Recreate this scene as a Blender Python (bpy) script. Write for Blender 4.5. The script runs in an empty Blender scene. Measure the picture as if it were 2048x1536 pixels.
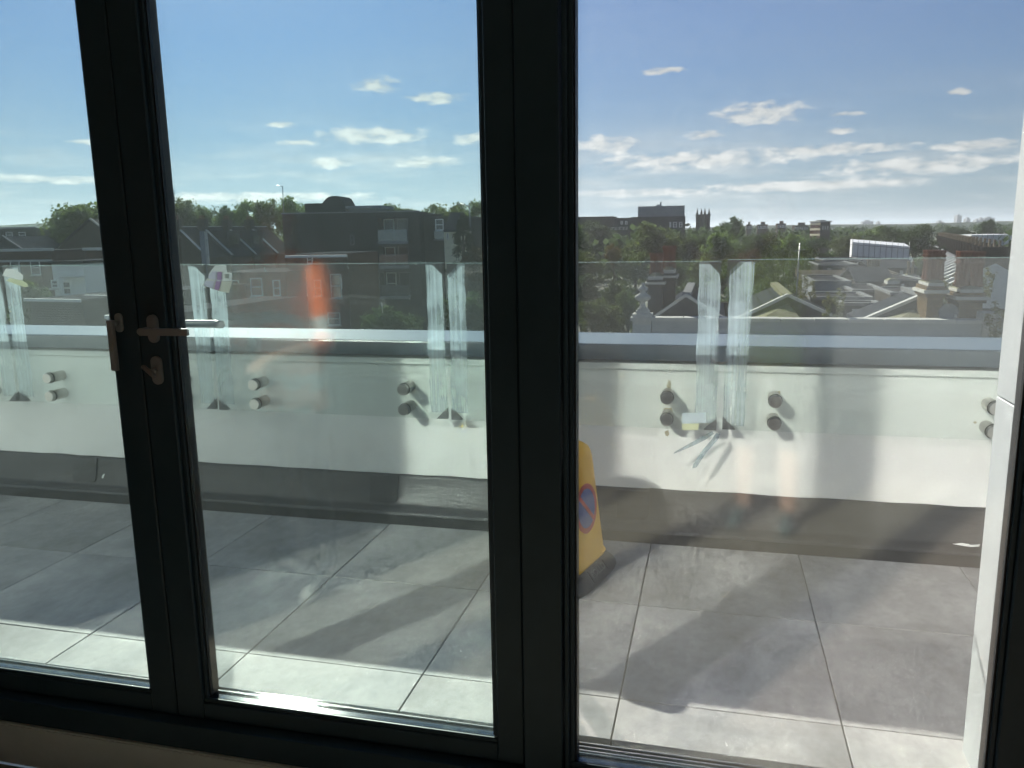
import bpy, bmesh, math, random
from mathutils import Vector, Matrix
R = math.radians
random.seed(7)
sc = bpy.context.scene
COL = sc.collection

# ------------------------------------------------------------------ camera, sky, sun, exposure
CAM_H = 1.329
FPX = 1611.5                     # focal length in pixels of the 2048 px wide photograph
def cam_axes(yaw, pitch, roll):
    y, p, r = R(yaw), R(pitch), R(roll)
    fw = Vector((-math.sin(y)*math.cos(p), math.cos(y)*math.cos(p), -math.sin(p)))
    rt = Vector((math.cos(y), math.sin(y), 0)); up = rt.cross(fw)
    return rt*math.cos(r)+up*math.sin(r), up*math.cos(r)-rt*math.sin(r), fw
RT, UP, FW = cam_axes(14.079, 10.652, -0.978)
CAM = Vector((0, 0, CAM_H))
cam = bpy.data.cameras.new('camera'); camo = bpy.data.objects.new('camera', cam); COL.objects.link(camo)
cam.sensor_width = 36; cam.lens = FPX/2048*36; cam.clip_start = 0.02; cam.clip_end = 20000
camo.matrix_world = Matrix(((RT.x, UP.x, -FW.x, 0), (RT.y, UP.y, -FW.y, 0), (RT.z, UP.z, -FW.z, CAM_H), (0, 0, 0, 1)))
sc.camera = camo
def at(px, py, Y):               # the point of the photograph at (px, py) that stands Y metres out from the camera
    d = RT*((px-1024)/FPX) - UP*((py-768)/FPX) + FW
    return CAM + d*(Y/d.y)
def atz(px, py, z):
    d = RT*((px-1024)/FPX) - UP*((py-768)/FPX) + FW
    return CAM + d*((z-CAM_H)/d.z)

SUN_DIR = Vector((-0.60, 1.0, 0.68)).normalized()       # towards the sun: high on the left, beyond the parapet
SUN_EL = math.asin(SUN_DIR.z); SUN_AZ = math.atan2(SUN_DIR.x, SUN_DIR.y)   # azimuth from +Y towards +X
EXPOSURE = 1.42
sun = bpy.data.lights.new('sun', 'SUN'); suno = bpy.data.objects.new('sun', sun); COL.objects.link(suno)
sun.energy = 5.0; sun.angle = R(0.55); sun.color = (1.0, 0.93, 0.82)
suno.rotation_euler = SUN_DIR.to_track_quat('Z', 'Y').to_euler(); suno.location = (-30, 60, 50)

W = bpy.data.worlds.new('World'); sc.world = W; W.use_nodes = True
def build_sky():
    nt = W.node_tree; N = nt.nodes; L = nt.links
    for n in list(N): N.remove(n)
    out = N.new('ShaderNodeOutputWorld'); bg = N.new('ShaderNodeBackground'); bg.inputs['Strength'].default_value = 0.0295
    sky = N.new('ShaderNodeTexSky'); sky.sky_type = 'NISHITA'; sky.sun_disc = False
    sky.sun_elevation = SUN_EL; sky.sun_rotation = SUN_AZ
    sky.altitude = 60; sky.air_density = 1.0; sky.dust_density = 0.25; sky.ozone_density = 2.5
    def m(op, a, b=None, clamp=False):
        n = N.new('ShaderNodeMath'); n.operation = op; n.use_clamp = clamp
        for i, v in enumerate((a, b)):
            if v is None: continue
            if isinstance(v, (int, float)): n.inputs[i].default_value = v
            else: L.new(v, n.inputs[i])
        return n.outputs[0]
    tc = N.new('ShaderNodeTexCoord'); sep = N.new('ShaderNodeSeparateXYZ'); L.new(tc.outputs['Generated'], sep.inputs[0])
    X, Y, Z = sep.outputs
    az = m('ARCTAN2', X, Y); el = m('ARCSINE', Z)
    # turbulence that breaks every cloud edge
    zc = m('ADD', m('MAXIMUM', Z, 0.0), 0.05)
    cmb = N.new('ShaderNodeCombineXYZ'); L.new(m('MULTIPLY', az, 38.0), cmb.inputs[0]); L.new(m('MULTIPLY', el, 95.0), cmb.inputs[1])
    nz = N.new('ShaderNodeTexNoise'); nz.inputs['Scale'].default_value = 1.0; nz.inputs['Detail'].default_value = 5; nz.inputs['Roughness'].default_value = 0.62
    L.new(cmb.outputs[0], nz.inputs['Vector'])
    turb = m('SUBTRACT', nz.outputs['Fac'], 0.5)
    # cumulus: (azimuth deg, elevation deg, half width, half height) where the photograph shows them
    total = None
    ae = N.new('ShaderNodeCombineXYZ'); L.new(az, ae.inputs[0]); L.new(el, ae.inputs[1])
    for (px, py, w, h) in CLOUDS:
        d = RT*((px-1024)/FPX) - UP*((py-768)/FPX) + FW; d.normalize()
        a0 = math.atan2(d.x, d.y); e0 = math.asin(d.z); sw = FPX/w; sh = FPX/h
        v = N.new('ShaderNodeVectorMath'); v.operation = 'MULTIPLY_ADD'; L.new(ae.outputs[0], v.inputs[0])
        v.inputs[1].default_value = (sw, sh, 0); v.inputs[2].default_value = (-a0*sw, -e0*sh, 0)
        q = N.new('ShaderNodeVectorMath'); q.operation = 'DOT_PRODUCT'; L.new(v.outputs[0], q.inputs[0]); L.new(v.outputs[0], q.inputs[1])
        total = q.outputs['Value'] if total is None else m('MINIMUM', total, q.outputs['Value'])
    total = m('SUBTRACT', 1.0, total)
    cum = m('MULTIPLY', m('ADD', m('MAXIMUM', total, -3.0), m('MULTIPLY', turb, 4.6)), 0.95, True)
    cum = m('MULTIPLY', cum, m('MULTIPLY', m('ADD', total, 1.6), 1.0, True))
    # flat layer cloud and high veil, all round the sky, projected on a plane overhead
    pv = N.new('ShaderNodeCombineXYZ'); L.new(m('DIVIDE', X, zc), pv.inputs[0]); L.new(m('DIVIDE', Y, zc), pv.inputs[1])
    n2 = N.new('ShaderNodeTexNoise'); n2.inputs['Scale'].default_value = 0.55; n2.inputs['Detail'].default_value = 4; n2.inputs['Roughness'].default_value = 0.6
    L.new(pv.outputs[0], n2.inputs['Vector'])
    lay = m('MULTIPLY', m('SUBTRACT', n2.outputs['Fac'], 0.475), 3.8, True)
    band = m('MULTIPLY', m('MULTIPLY', m('SUBTRACT', R(8.5), el), 12.0, True), m('MULTIPLY', m('SUBTRACT', el, R(0.4)), 30.0, True))
    lay = m('MULTIPLY', lay, band)
    n3 = N.new('ShaderNodeTexNoise'); n3.inputs['Scale'].default_value = 0.18; n3.inputs['Detail'].default_value = 2; n3.inputs['Roughness'].default_value = 0.55; n3.inputs['Distortion'].default_value = 0.8
    L.new(pv.outputs[0], n3.inputs['Vector'])
    veil = m('MULTIPLY', m('MULTIPLY', m('SUBTRACT', n3.outputs['Fac'], 0.40), 2.0, True), 0.36)
    # cloud brightness follows the sky around it, a little warmer and brighter; bases darker
    lum = N.new('ShaderNodeRGBToBW'); L.new(sky.outputs[0], lum.inputs[0])
    cl = N.new('ShaderNodeCombineColor')
    shade = m('ADD', m('MULTIPLY', nz.outputs['Fac'], 1.5), 0.5)
    base = m('MULTIPLY', m('ADD', m('MULTIPLY', lum.outputs[0], 0.85), 3.6), shade)
    for i, k in enumerate((1.0, 0.985, 0.94)): L.new(m('MULTIPLY', base, k), cl.inputs[i])
    def mix(fac, a, b):
        n = N.new('ShaderNodeMix'); n.data_type = 'RGBA'; L.new(fac, n.inputs[0]); L.new(a, n.inputs[6]); L.new(b, n.inputs[7]); return n.outputs[2]
    # haze whitens the sky towards the horizon, the same all round; a touch more blue overhead
    cool = N.new('ShaderNodeCombineColor')
    for i, k in enumerate((0.62, 0.80, 0.93)): L.new(m('MULTIPLY', lum.outputs[0], k), cool.inputs[i])
    hz_ = m('MULTIPLY', m('POWER', m('SUBTRACT', 1.0, m('DIVIDE', m('MAXIMUM', el, 0.0), R(20)), True), 1.6), 0.85)
    tint = N.new('ShaderNodeMix'); tint.data_type = 'RGBA'; tint.blend_type = 'MULTIPLY'; tint.inputs[0].default_value = 1.0; L.new(sky.outputs[0], tint.inputs[6]); tint.inputs[7].default_value = (0.70, 0.97, 1.32, 1)
    c = mix(veil, mix(hz_, tint.outputs[2], cool.outputs[0]), cl.outputs[0])
    c = mix(m('MULTIPLY', lay, 0.75), c, cl.outputs[0])
    c = mix(m('MULTIPLY', cum, 0.9), c, cl.outputs[0])
    L.new(c, bg.inputs['Color']); L.new(bg.outputs[0], out.inputs['Surface'])
# clouds of the photograph: px, py of the centre, half width, half height in its pixels
CLOUDS = [(755,170,46,16),(870,196,62,12),(745,272,115,17),(945,278,42,12),(660,326,44,10),(850,325,66,12),(560,248,26,6),
          (1325,142,48,7),(1515,228,88,24),(1410,270,34,9),(1220,290,70,20),(1680,262,26,7),(1915,184,20,7),(1690,228,40,5),
          (1400,320,230,18),(1650,300,160,12),(1850,330,170,16),(1300,385,160,9),(1600,372,240,11),(600,285,40,6),(170,284,34,5),
          (1960,290,90,9),(120,360,150,8),(520,395,260,10)]
build_sky(); W.cycles.sampling_method = 'MANUAL'; W.cycles.sample_map_resolution = 256
vs = sc.view_settings; vs.view_transform = 'Standard'; vs.look = 'None'; vs.gamma = 1; vs.exposure = EXPOSURE
try: vs.use_curve_mapping = False
except Exception: pass
cy = sc.cycles
cy.max_bounces = 7; cy.diffuse_bounces = 3; cy.glossy_bounces = 3; cy.transmission_bounces = 3; cy.transparent_max_bounces = 40
cy.caustics_reflective = True; cy.caustics_refractive = True; cy.blur_glossy = 0.0
cy.use_guiding = True; cy.use_surface_guiding = True; cy.use_volume_guiding = False; cy.guiding_training_samples = 128
cy.use_adaptive_sampling = True; cy.adaptive_threshold = 0.045; cy.adaptive_min_samples = 32
cy.sample_clamp_indirect = 0.0; cy.sample_clamp_direct = 0.0
cy.use_denoising = True
try: cy.denoiser = 'OPENIMAGEDENOISE'; cy.denoising_input_passes = 'RGB_ALBEDO_NORMAL'; cy.denoising_prefilter = 'ACCURATE'
except Exception: pass

# ------------------------------------------------------------------ helpers
def tag(o, label=None, cat=None, group=None, kind=None):
    if label: o['label'] = label
    if cat: o['category'] = cat
    if group: o['group'] = group
    if kind: o['kind'] = kind
    return o
def empty(name, loc=(0, 0, 0), rz=0.0, label=None, cat=None, group=None):
    o = bpy.data.objects.new(name, None); COL.objects.link(o); o.location = loc; o.rotation_euler = (0, 0, rz)
    o.empty_display_size = 0.1
    return tag(o, label, cat, group)
def link(name, me, mat=None, parent=None, loc=None, rot=None):
    o = bpy.data.objects.new(name, me); COL.objects.link(o)
    if mat is not None and not me.materials: me.materials.append(mat)
    if parent is not None: o.parent = parent
    if loc is not None: o.location = loc
    if rot is not None: o.rotation_euler = rot
    return o
def copy_tree(o, parent=None, loc=None, rz=None, scale=None):
    c = o.copy(); COL.objects.link(c); c.parent = parent
    if loc is not None: c.location = loc
    if rz is not None: c.rotation_euler = (0, 0, rz)
    if scale is not None: c.scale = scale
    for ch in o.children: copy_tree(ch, c)
    return c
class MB:
    """collects boxes, prisms, lathes and tubes into one mesh"""
    def __init__(s): s.v = []; s.f = []; s.sm = []
    def add(s, vs, fs, smooth=False):
        b = len(s.v); s.v += [tuple(v) for v in vs]
        for f in fs: s.f.append(tuple(b+i for i in f)); s.sm.append(smooth)
        return s
    def box(s, x0, x1, y0, y1, z0, z1):
        return s.add([(x0,y0,z0),(x1,y0,z0),(x1,y1,z0),(x0,y1,z0),(x0,y0,z1),(x1,y0,z1),(x1,y1,z1),(x0,y1,z1)],
                     [(0,3,2,1),(4,5,6,7),(0,1,5,4),(1,2,6,5),(2,3,7,6),(3,0,4,7)])
    def bar(s, a, b, w, h=None, up=(0, 0, 1)):          # square bar from a to b
        a, b = Vector(a), Vector(b); h = w if h is None else h
        d = (b-a).normalized(); u = Vector(up)
        if abs(d.dot(u)) > 0.98: u = Vector((1, 0, 0))
        r = d.cross(u).normalized(); u = r.cross(d)
        p = [a+r*(sx*w/2)+u*(sy*h/2) for sx, sy in ((-1,-1),(1,-1),(1,1),(-1,1))] + [b+r*(sx*w/2)+u*(sy*h/2) for sx, sy in ((-1,-1),(1,-1),(1,1),(-1,1))]
        return s.add(p, [(3,2,1,0),(4,5,6,7),(0,1,5,4),(1,2,6,5),(2,3,7,6),(3,0,4,7)])
    def prism(s, poly, axis, a, b):                     # polygon in the other two axes, swept along axis from a to b
        n = len(poly); pts = []
        for t in (a, b):
            for (p, q) in poly: pts.append({'x': (t, p, q), 'y': (p, t, q), 'z': (p, q, t)}[axis])
        return s.add(pts, [tuple(range(n))[::-1], tuple(range(n, 2*n))] + [(i, (i+1) % n, n+(i+1) % n, n+i) for i in range(n)])
    def tube(s, pts, r, n=8, cap=True, smooth=True):
        pts = [Vector(p) for p in pts]; rs = r if isinstance(r, (list, tuple)) else [r]*len(pts)
        vs, fs = [], []; ref = None
        for i, p in enumerate(pts):
            d = (pts[min(i+1, len(pts)-1)] - pts[max(i-1, 0)]).normalized()
            if ref is None: ref = Vector((0, 0, 1)) if abs(d.z) < 0.9 else Vector((1, 0, 0))
            u = d.cross(ref).normalized(); w = u.cross(d); ref = w if abs(w.dot(d)) < .9 else ref
            for k in range(n):
                a = 2*math.pi*k/n; vs.append(p + (u*math.cos(a)+w*math.sin(a))*rs[i])
        for i in range(len(pts)-1):
            for k in range(n): fs.append((i*n+k, i*n+(k+1) % n, (i+1)*n+(k+1) % n, (i+1)*n+k))
        s.add(vs, fs, smooth)
        if cap:
            b = len(s.v)-len(vs)
            s.f.append(tuple(b+k for k in range(n))[::-1]); s.sm.append(False)
            e = b+(len(pts)-1)*n; s.f.append(tuple(e+k for k in range(n))); s.sm.append(False)
        return s
    def lathe(s, prof, c=(0, 0, 0), n=16, smooth=True, phase=0.0, ax='z'):
        vs, fs = [], []
        for (r, z) in prof:
            for k in range(n):
                a = 2*math.pi*k/n+phase
                p = (r*math.cos(a), r*math.sin(a), z)
                if ax == 'y': p = (p[0], -p[2], p[1])
                vs.append((c[0]+p[0], c[1]+p[1], c[2]+p[2]))
        for i in range(len(prof)-1):
            for k in range(n): fs.append((i*n+k, i*n+(k+1) % n, (i+1)*n+(k+1) % n, (i+1)*n+k))
        s.add(vs, fs, smooth); b = len(s.v)-len(vs)
        if prof[0][0] > 1e-6: s.f.append(tuple(b+k for k in range(n))[::-1]); s.sm.append(False)
        if prof[-1][0] > 1e-6: s.f.append(tuple(b+(len(prof)-1)*n+k for k in range(n))); s.sm.append(False)
        return s
    def grid(s, rows, smooth=True):
        m = len(rows[0]); vs = [p for r in rows for p in r]
        return s.add(vs, [(i*m+j, i*m+j+1, (i+1)*m+j+1, (i+1)*m+j) for i in range(len(rows)-1) for j in range(m-1)], smooth)
    def mesh(s, name, bevel=0.0, seg=1, fix=True):
        me = bpy.data.meshes.new(name); me.from_pydata(s.v, [], s.f)
        me.polygons.foreach_set('use_smooth', s.sm)
        if bevel or fix:
            bm = bmesh.new(); bm.from_mesh(me)
            if fix: bmesh.ops.recalc_face_normals(bm, faces=bm.faces)
            if bevel:
                ed = [e for e in bm.edges if len(e.link_faces) == 2 and e.calc_face_angle(0) > 0.5]
                bmesh.ops.bevel(bm, geom=ed, offset=bevel, segments=seg, affect='EDGES', clamp_overlap=True)
            bm.to_mesh(me); bm.free()
        me.update(); return me
    def build(s, name, mat, parent=None, bevel=0.0, seg=1, loc=None, fix=True):
        o = link(name, s.mesh(name, bevel, seg, fix), mat, parent, loc)
        return o
def box(name, mat, parent, x0, x1, y0, y1, z0, z1, bevel=0.0, seg=1):
    return MB().box(x0, x1, y0, y1, z0, z1).build(name, mat, parent, bevel, seg)

# ------------------------------------------------------------------ materials
MATS = {}
def new_mat(name):
    m = bpy.data.materials.new(name); m.use_nodes = True; nt = m.node_tree
    MATS[name] = m
    return m, nt, nt.nodes['Principled BSDF']
def noise_mat(name, c1, c2, scale=4.0, rough=0.7, detail=5, bump=0.0, bump_scale=None, metallic=0.0, spec=0.4, stretch=None, c3=None, rnd=0.0, contrast=(0.3, 0.7), speck=0.0, speck_scale=60.0):
    """two tone noise over object space, optional fine relief, and a tone of its own for each object"""
    m, nt, b = new_mat(name); N, L = nt.nodes, nt.links
    tc = N.new('ShaderNodeTexCoord'); src = tc.outputs['Object']
    oi = N.new('ShaderNodeObjectInfo')
    ad = N.new('ShaderNodeVectorMath'); ad.operation = 'ADD'; L.new(src, ad.inputs[0])
    rv = N.new('ShaderNodeMath'); rv.operation = 'MULTIPLY'; rv.inputs[1].default_value = 37.0; L.new(oi.outputs['Random'], rv.inputs[0]); L.new(rv.outputs[0], ad.inputs[1]); src = ad.outputs[0]
    if stretch:
        mp = N.new('ShaderNodeMapping'); mp.inputs['Scale'].default_value = stretch; L.new(src, mp.inputs[0]); src = mp.outputs[0]
    n = N.new('ShaderNodeTexNoise'); n.inputs['Scale'].default_value = scale; n.inputs['Detail'].default_value = detail; n.inputs['Roughness'].default_value = 0.6
    L.new(src, n.inputs['Vector'])
    r = N.new('ShaderNodeValToRGB'); r.color_ramp.elements[0].position = contrast[0]; r.color_ramp.elements[1].position = contrast[1]
    r.color_ramp.elements[0].color = (*c1, 1); r.color_ramp.elements[1].color = (*c2, 1)
    if c3:
        e = r.color_ramp.elements.new((contrast[0]+contrast[1])/2); e.color = (*c3, 1)
    L.new(n.outputs['Fac'], r.inputs[0]); col = r.outputs[0]
    if speck:
        n4 = N.new('ShaderNodeTexNoise'); n4.inputs['Scale'].default_value = speck_scale; n4.inputs['Detail'].default_value = 5; n4.inputs['Roughness'].default_value = 0.7; L.new(src, n4.inputs['Vector'])
        m4 = N.new('ShaderNodeMapRange'); m4.inputs['From Min'].default_value = 0.25; m4.inputs['From Max'].default_value = 0.75; m4.inputs['To Min'].default_value = 1-speck; m4.inputs['To Max'].default_value = 1+speck; L.new(n4.outputs['Fac'], m4.inputs['Value'])
        h4 = N.new('ShaderNodeHueSaturation'); L.new(m4.outputs[0], h4.inputs['Value']); L.new(col, h4.inputs['Color']); col = h4.outputs[0]
    if rnd:
        hs = N.new('ShaderNodeHueSaturation'); mr = N.new('ShaderNodeMapRange')
        mr.inputs['To Min'].default_value = 1-rnd; mr.inputs['To Max'].default_value = 1+rnd
        L.new(oi.outputs['Random'], mr.inputs['Value']); L.new(mr.outputs[0], hs.inputs['Value']); L.new(col, hs.inputs['Color']); col = hs.outputs[0]
    L.new(col, b.inputs['Base Color'])
    b.inputs['Roughness'].default_value = rough; b.inputs['Metallic'].default_value = metallic; b.inputs['Specular IOR Level'].default_value = spec
    if bump:
        n2 = N.new('ShaderNodeTexNoise'); n2.inputs['Scale'].default_value = bump_scale or scale*8; n2.inputs['Detail'].default_value = 4; L.new(src, n2.inputs['Vector'])
        bp = N.new('ShaderNodeBump'); bp.inputs['Strength'].default_value = bump; bp.inputs['Distance'].default_value = 0.01
        L.new(n2.outputs['Fac'], bp.inputs['Height']); L.new(bp.outputs[0], b.inputs['Normal'])
    return m
def glass_mat(name, f0, tint, dust=0.02, rough=0.074, dust_col=(0.9, 0.92, 0.95), streak=0.0):
    """thin pane: Schlick reflection over a tinted clear body with a film of dust on it"""
    m, nt, b = new_mat(name); N, L = nt.nodes, nt.links; N.remove(b)
    out = N['Material Output']
    def mt(op, a, c=None, cl=False):
        n = N.new('ShaderNodeMath'); n.operation = op; n.use_clamp = cl
        for i, v in enumerate((a, c)):
            if v is None: continue
            if isinstance(v, (int, float)): n.inputs[i].default_value = v
            else: L.new(v, n.inputs[i])
        return n.outputs[0]
    g = N.new('ShaderNodeNewGeometry'); dt = N.new('ShaderNodeVectorMath'); dt.operation = 'DOT_PRODUCT'
    L.new(g.outputs['Incoming'], dt.inputs[0]); L.new(g.outputs['Normal'], dt.inputs[1])
    c = mt('ABSOLUTE', dt.outputs['Value']); k = mt('POWER', mt('SUBTRACT', 1.0, c, True), 5.0)
    fac = mt('ADD', f0, mt('MULTIPLY', k, 1-f0))
    tr = N.new('ShaderNodeBsdfTransparent'); tr.inputs[0].default_value = (*tint, 1)
    gl = N.new('ShaderNodeBsdfGlossy'); gl.inputs['Roughness'].default_value = rough; gl.inputs['Color'].default_value = (1, 1, 1, 1)
    df = N.new('ShaderNodeBsdfTranslucent'); df.inputs['Color'].default_value = (*dust_col, 1)
    d2 = N.new('ShaderNodeBsdfDiffuse'); d2.inputs['Color'].default_value = (*dust_col, 1)
    dd = N.new('ShaderNodeMixShader'); dd.inputs[0].default_value = 0.35; L.new(df.outputs[0], dd.inputs[1]); L.new(d2.outputs[0], dd.inputs[2])
    m1 = N.new('ShaderNodeMixShader'); m1.inputs[0].default_value = dust; L.new(tr.outputs[0], m1.inputs[1]); L.new(dd.outputs[0], m1.inputs[2])
    m2 = N.new('ShaderNodeMixShader'); L.new(fac, m2.inputs[0]); L.new(m1.outputs[0], m2.inputs[1]); L.new(gl.outputs[0], m2.inputs[2])
    L.new(m2.outputs[0], out.inputs['Surface'])
    return m
def plain(name, col, rough=0.6, metallic=0.0, spec=0.5, **k):
    m, nt, b = new_mat(name); b.inputs['Base Color'].default_value = (*col, 1); b.inputs['Roughness'].default_value = rough
    b.inputs['Metallic'].default_value = metallic; b.inputs['Specular IOR Level'].default_value = spec
    return m

# ================================================================== the terrace
M_tile = noise_mat('porcelain_tile', (0.24, 0.235, 0.233), (0.425, 0.412, 0.400), 3.2, 0.6, 9, 0.10, 60, stretch=(1, 0.7, 1), c3=(0.317, 0.313, 0.312), rnd=0.06, spec=0.15, contrast=(0.34, 0.66), speck=0.17, speck_scale=30)
M_sub = noise_mat('dark_joint_bed', (0.012, 0.012, 0.013), (0.03, 0.03, 0.03), 20, 0.95)  # near-black bed that fills the gaps between the tiles
M_render = noise_mat('white_render', (0.72, 0.715, 0.69), (0.84, 0.835, 0.81), 2.5, 0.85, 8, 0.10, 70, rnd=0.02, contrast=(0.25, 0.6))
M_memb = noise_mat('bitumen_membrane', (0.022, 0.023, 0.026), (0.062, 0.060, 0.062), 5, 0.40, 7, 0.25, 25, stretch=(0.5, 1, 2))
M_coping = noise_mat('grey_coated_aluminium', (0.040, 0.054, 0.072), (0.056, 0.074, 0.098), 3, 0.2, 6, 0.06, 5, spec=0.8, stretch=(0.15, 1, 1))
M_frame = noise_mat('anthracite_powder_coat', (0.024, 0.048, 0.066), (0.033, 0.060, 0.080), 6, 0.45, 3, 0.03, 300, spec=0.4)
M_gasket = plain('black_rubber', (0.008, 0.008, 0.009), 0.55)
M_steel = noise_mat('brushed_steel', (0.42, 0.40, 0.37), (0.55, 0.53, 0.50), 8, 0.30, 4, 0.05, 200, metallic=1.0)
M_bronze = noise_mat('satin_nickel', (0.33, 0.335, 0.34), (0.41, 0.415, 0.42), 6, 0.36, 3, metallic=0.35)
M_glass_leaf = glass_mat('door_glass', 0.165, (0.89, 0.97, 0.965), 0.011, dust_col=(0.8, 0.95, 0.95))
M_glass_fix = glass_mat('window_glass', 0.165, (0.955, 0.975, 0.985), 0.012)
M_glass_bal = glass_mat('balustrade_glass', 0.045, (0.95, 0.97, 0.96), 0.008, dust_col=(0.85, 0.9, 0.9))
M_glass_edge = plain('green_glass_edge', (0.35, 0.55, 0.48), 0.15)
M_plaster = noise_mat('beige_plaster', (0.74, 0.73, 0.68), (0.80, 0.79, 0.74), 5, 0.85, 5, 0.2, 40)
M_room = noise_mat('room_wall_paint', (0.74, 0.74, 0.72), (0.80, 0.80, 0.78), 2, 0.9)
M_oak = noise_mat('dark_floor_board', (0.20, 0.165, 0.13), (0.32, 0.27, 0.22), 6, 0.5, 6, 0.1, 40, stretch=(0.25, 4, 1))
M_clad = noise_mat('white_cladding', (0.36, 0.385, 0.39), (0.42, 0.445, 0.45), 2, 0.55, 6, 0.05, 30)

TILE = 0.603; TX0 = -2.039; TY0 = 2.128; TDY = 0.608
Y_FOOT = 3.335; Y_WALL = 3.44; Y_GLASS = 3.365
# floor: a dark bed with each porcelain tile laid on pedestals above it
bed = box('terrace_floor', M_sub, None, -7.0, 3.2, 1.90, 3.60, -0.06, -0.022); tag(bed, 'dark bed under the grey terrace tiles', kind='structure')
def tile_mesh(w, d):
    return MB().box(0, w, 0, d, -0.02, 0.0).mesh('tile', 0.0012, 1)
tile_cache = {}
for i in range(-8, 9):
    for j in range(-1, 3):
        x0 = TX0+i*TILE; y0 = TY0+j*TDY; w = TILE-0.0045; d = TDY-0.0045
        y1 = min(y0+d, Y_FOOT+0.02); yy0 = max(y0, 1.93); xx1 = min(x0+w, 3.1)
        if y1-yy0 < 0.02 or xx1-x0 < 0.05: continue
        key = (round(xx1-x0, 3), round(y1-yy0, 3))
        if key not in tile_cache: tile_cache[key] = tile_mesh(*key)
        t = link('tile', tile_cache[key], M_tile, bed, (x0+0.0025, yy0+0.0025, random.uniform(-0.0006, 0.0006)))
# parapet: rendered wall, membrane upstand with lapped seams, metal coping
par = empty('parapet_wall', (-2, Y_WALL, 0), 0, 'white rendered parapet wall with grey metal coping along the terrace edge', 'wall')
def pw(o): o.matrix_parent_inverse = Matrix.Translation((2, -Y_WALL, 0)); return o
PX0, PX1 = -7.0, 3.2
pw(box('rendered_face', M_render, par, PX0, PX1, Y_WALL, 3.86, 0.0, 0.765))
pw(MB().prism([(Y_WALL-0.012, 0.742), (Y_WALL-0.012, 0.772), (Y_WALL+0.05, 0.772), (Y_WALL+0.05, 0.742)], 'x', PX0, PX1).build('drip_bead', M_render, par, 0.003))
for a, b in ((-7.0, -4.02), (-4.015, -0.92), (-0.915, 2.1), (2.105, 3.2)):
    pw(MB().prism([(3.415, 0.785), (3.40, 0.79), (3.40, 0.850), (3.405, 0.856), (3.885, 0.842), (3.90, 0.842), (3.90, 0.75), (3.87, 0.75), (3.86, 0.775), (3.45, 0.775)], 'x', a, b).build('coping', M_coping, par, 0.0025))
def upstand(a, b):
    prof = [(Y_FOOT, -0.02), (Y_FOOT, 0.052), (Y_FOOT+0.012, 0.060), (Y_FOOT+0.045, 0.066), (Y_FOOT+0.062, 0.080), (Y_FOOT+0.088, 0.20), (Y_FOOT+0.095, 0.214), (Y_WALL+0.01, 0.214), (Y_WALL+0.01, -0.02)]
    rows = []
    n = max(2, int((b-a)/0.12))
    for k in range(n+1):
        x = a+(b-a)*k/n; wob = random.uniform(-0.003, 0.003)
        rows.append([(x, y+(random.uniform(-0.002, 0.002)), z+(wob if z > 0.19 else random.uniform(-0.0015, 0.0015))) for (y, z) in prof])
    return pw(MB().grid(rows, True).build('membrane_upstand', M_memb, par))
M_skirt = noise_mat('dark_edge_trim', (0.012, 0.013, 0.015), (0.03, 0.03, 0.032), 14, 0.38, 6, 0.2, 30, stretch=(0.3, 1, 1))
pw(MB().prism([(Y_FOOT-0.004, -0.02), (Y_FOOT-0.004, 0.046), (Y_FOOT+0.012, 0.0585), (Y_FOOT+0.02, 0.0585), (Y_FOOT+0.02, -0.02)], 'x', PX0, PX1).build('skirting_trim', M_skirt, par))
xs = [-7.0, -4.9, -3.1, -1.42, -0.245, 1.35, 3.2]
for k in range(len(xs)-1): upstand(xs[k], xs[k+1])
for x in xs[1:-1]:                                       # lapped joints, with the rounded lower corner of each sheet
    rows = []
    for dx, lift in ((-0.11, 0.004), (0.0, 0.004)):
        rows.append([(x+dx, Y_FOOT+0.058, 0.082), (x+dx, Y_FOOT+0.078, 0.16), (x+dx, Y_FOOT+0.083, 0.20)])
    prof = [(-0.14, 0.085), (-0.02, 0.085), (-0.006, 0.092), (0.0, 0.108), (0.0, 0.205), (-0.14, 0.205)]
    f = lambda z, o: Y_FOOT+0.062+(z-0.080)*0.2167-o
    mb = MB(); mb.add([(x+p, f(q, 0.006), q) for p, q in prof]+[(x+p, f(q, -0.004), q) for p, q in prof], [tuple(range(6)), tuple(range(11, 5, -1))]+[(i, (i+1) % 6, 6+(i+1) % 6, 6+i) for i in range(6)])
    pw(mb.build('membrane_lap', M_memb, par))
# outer face of our own building below the terrace
tag(box('building_edge', M_render, None, -7.0, 3.2, 3.87, 3.98, -14.0, 0.70), 'rendered outer face of the building below the parapet', kind='structure')

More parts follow.
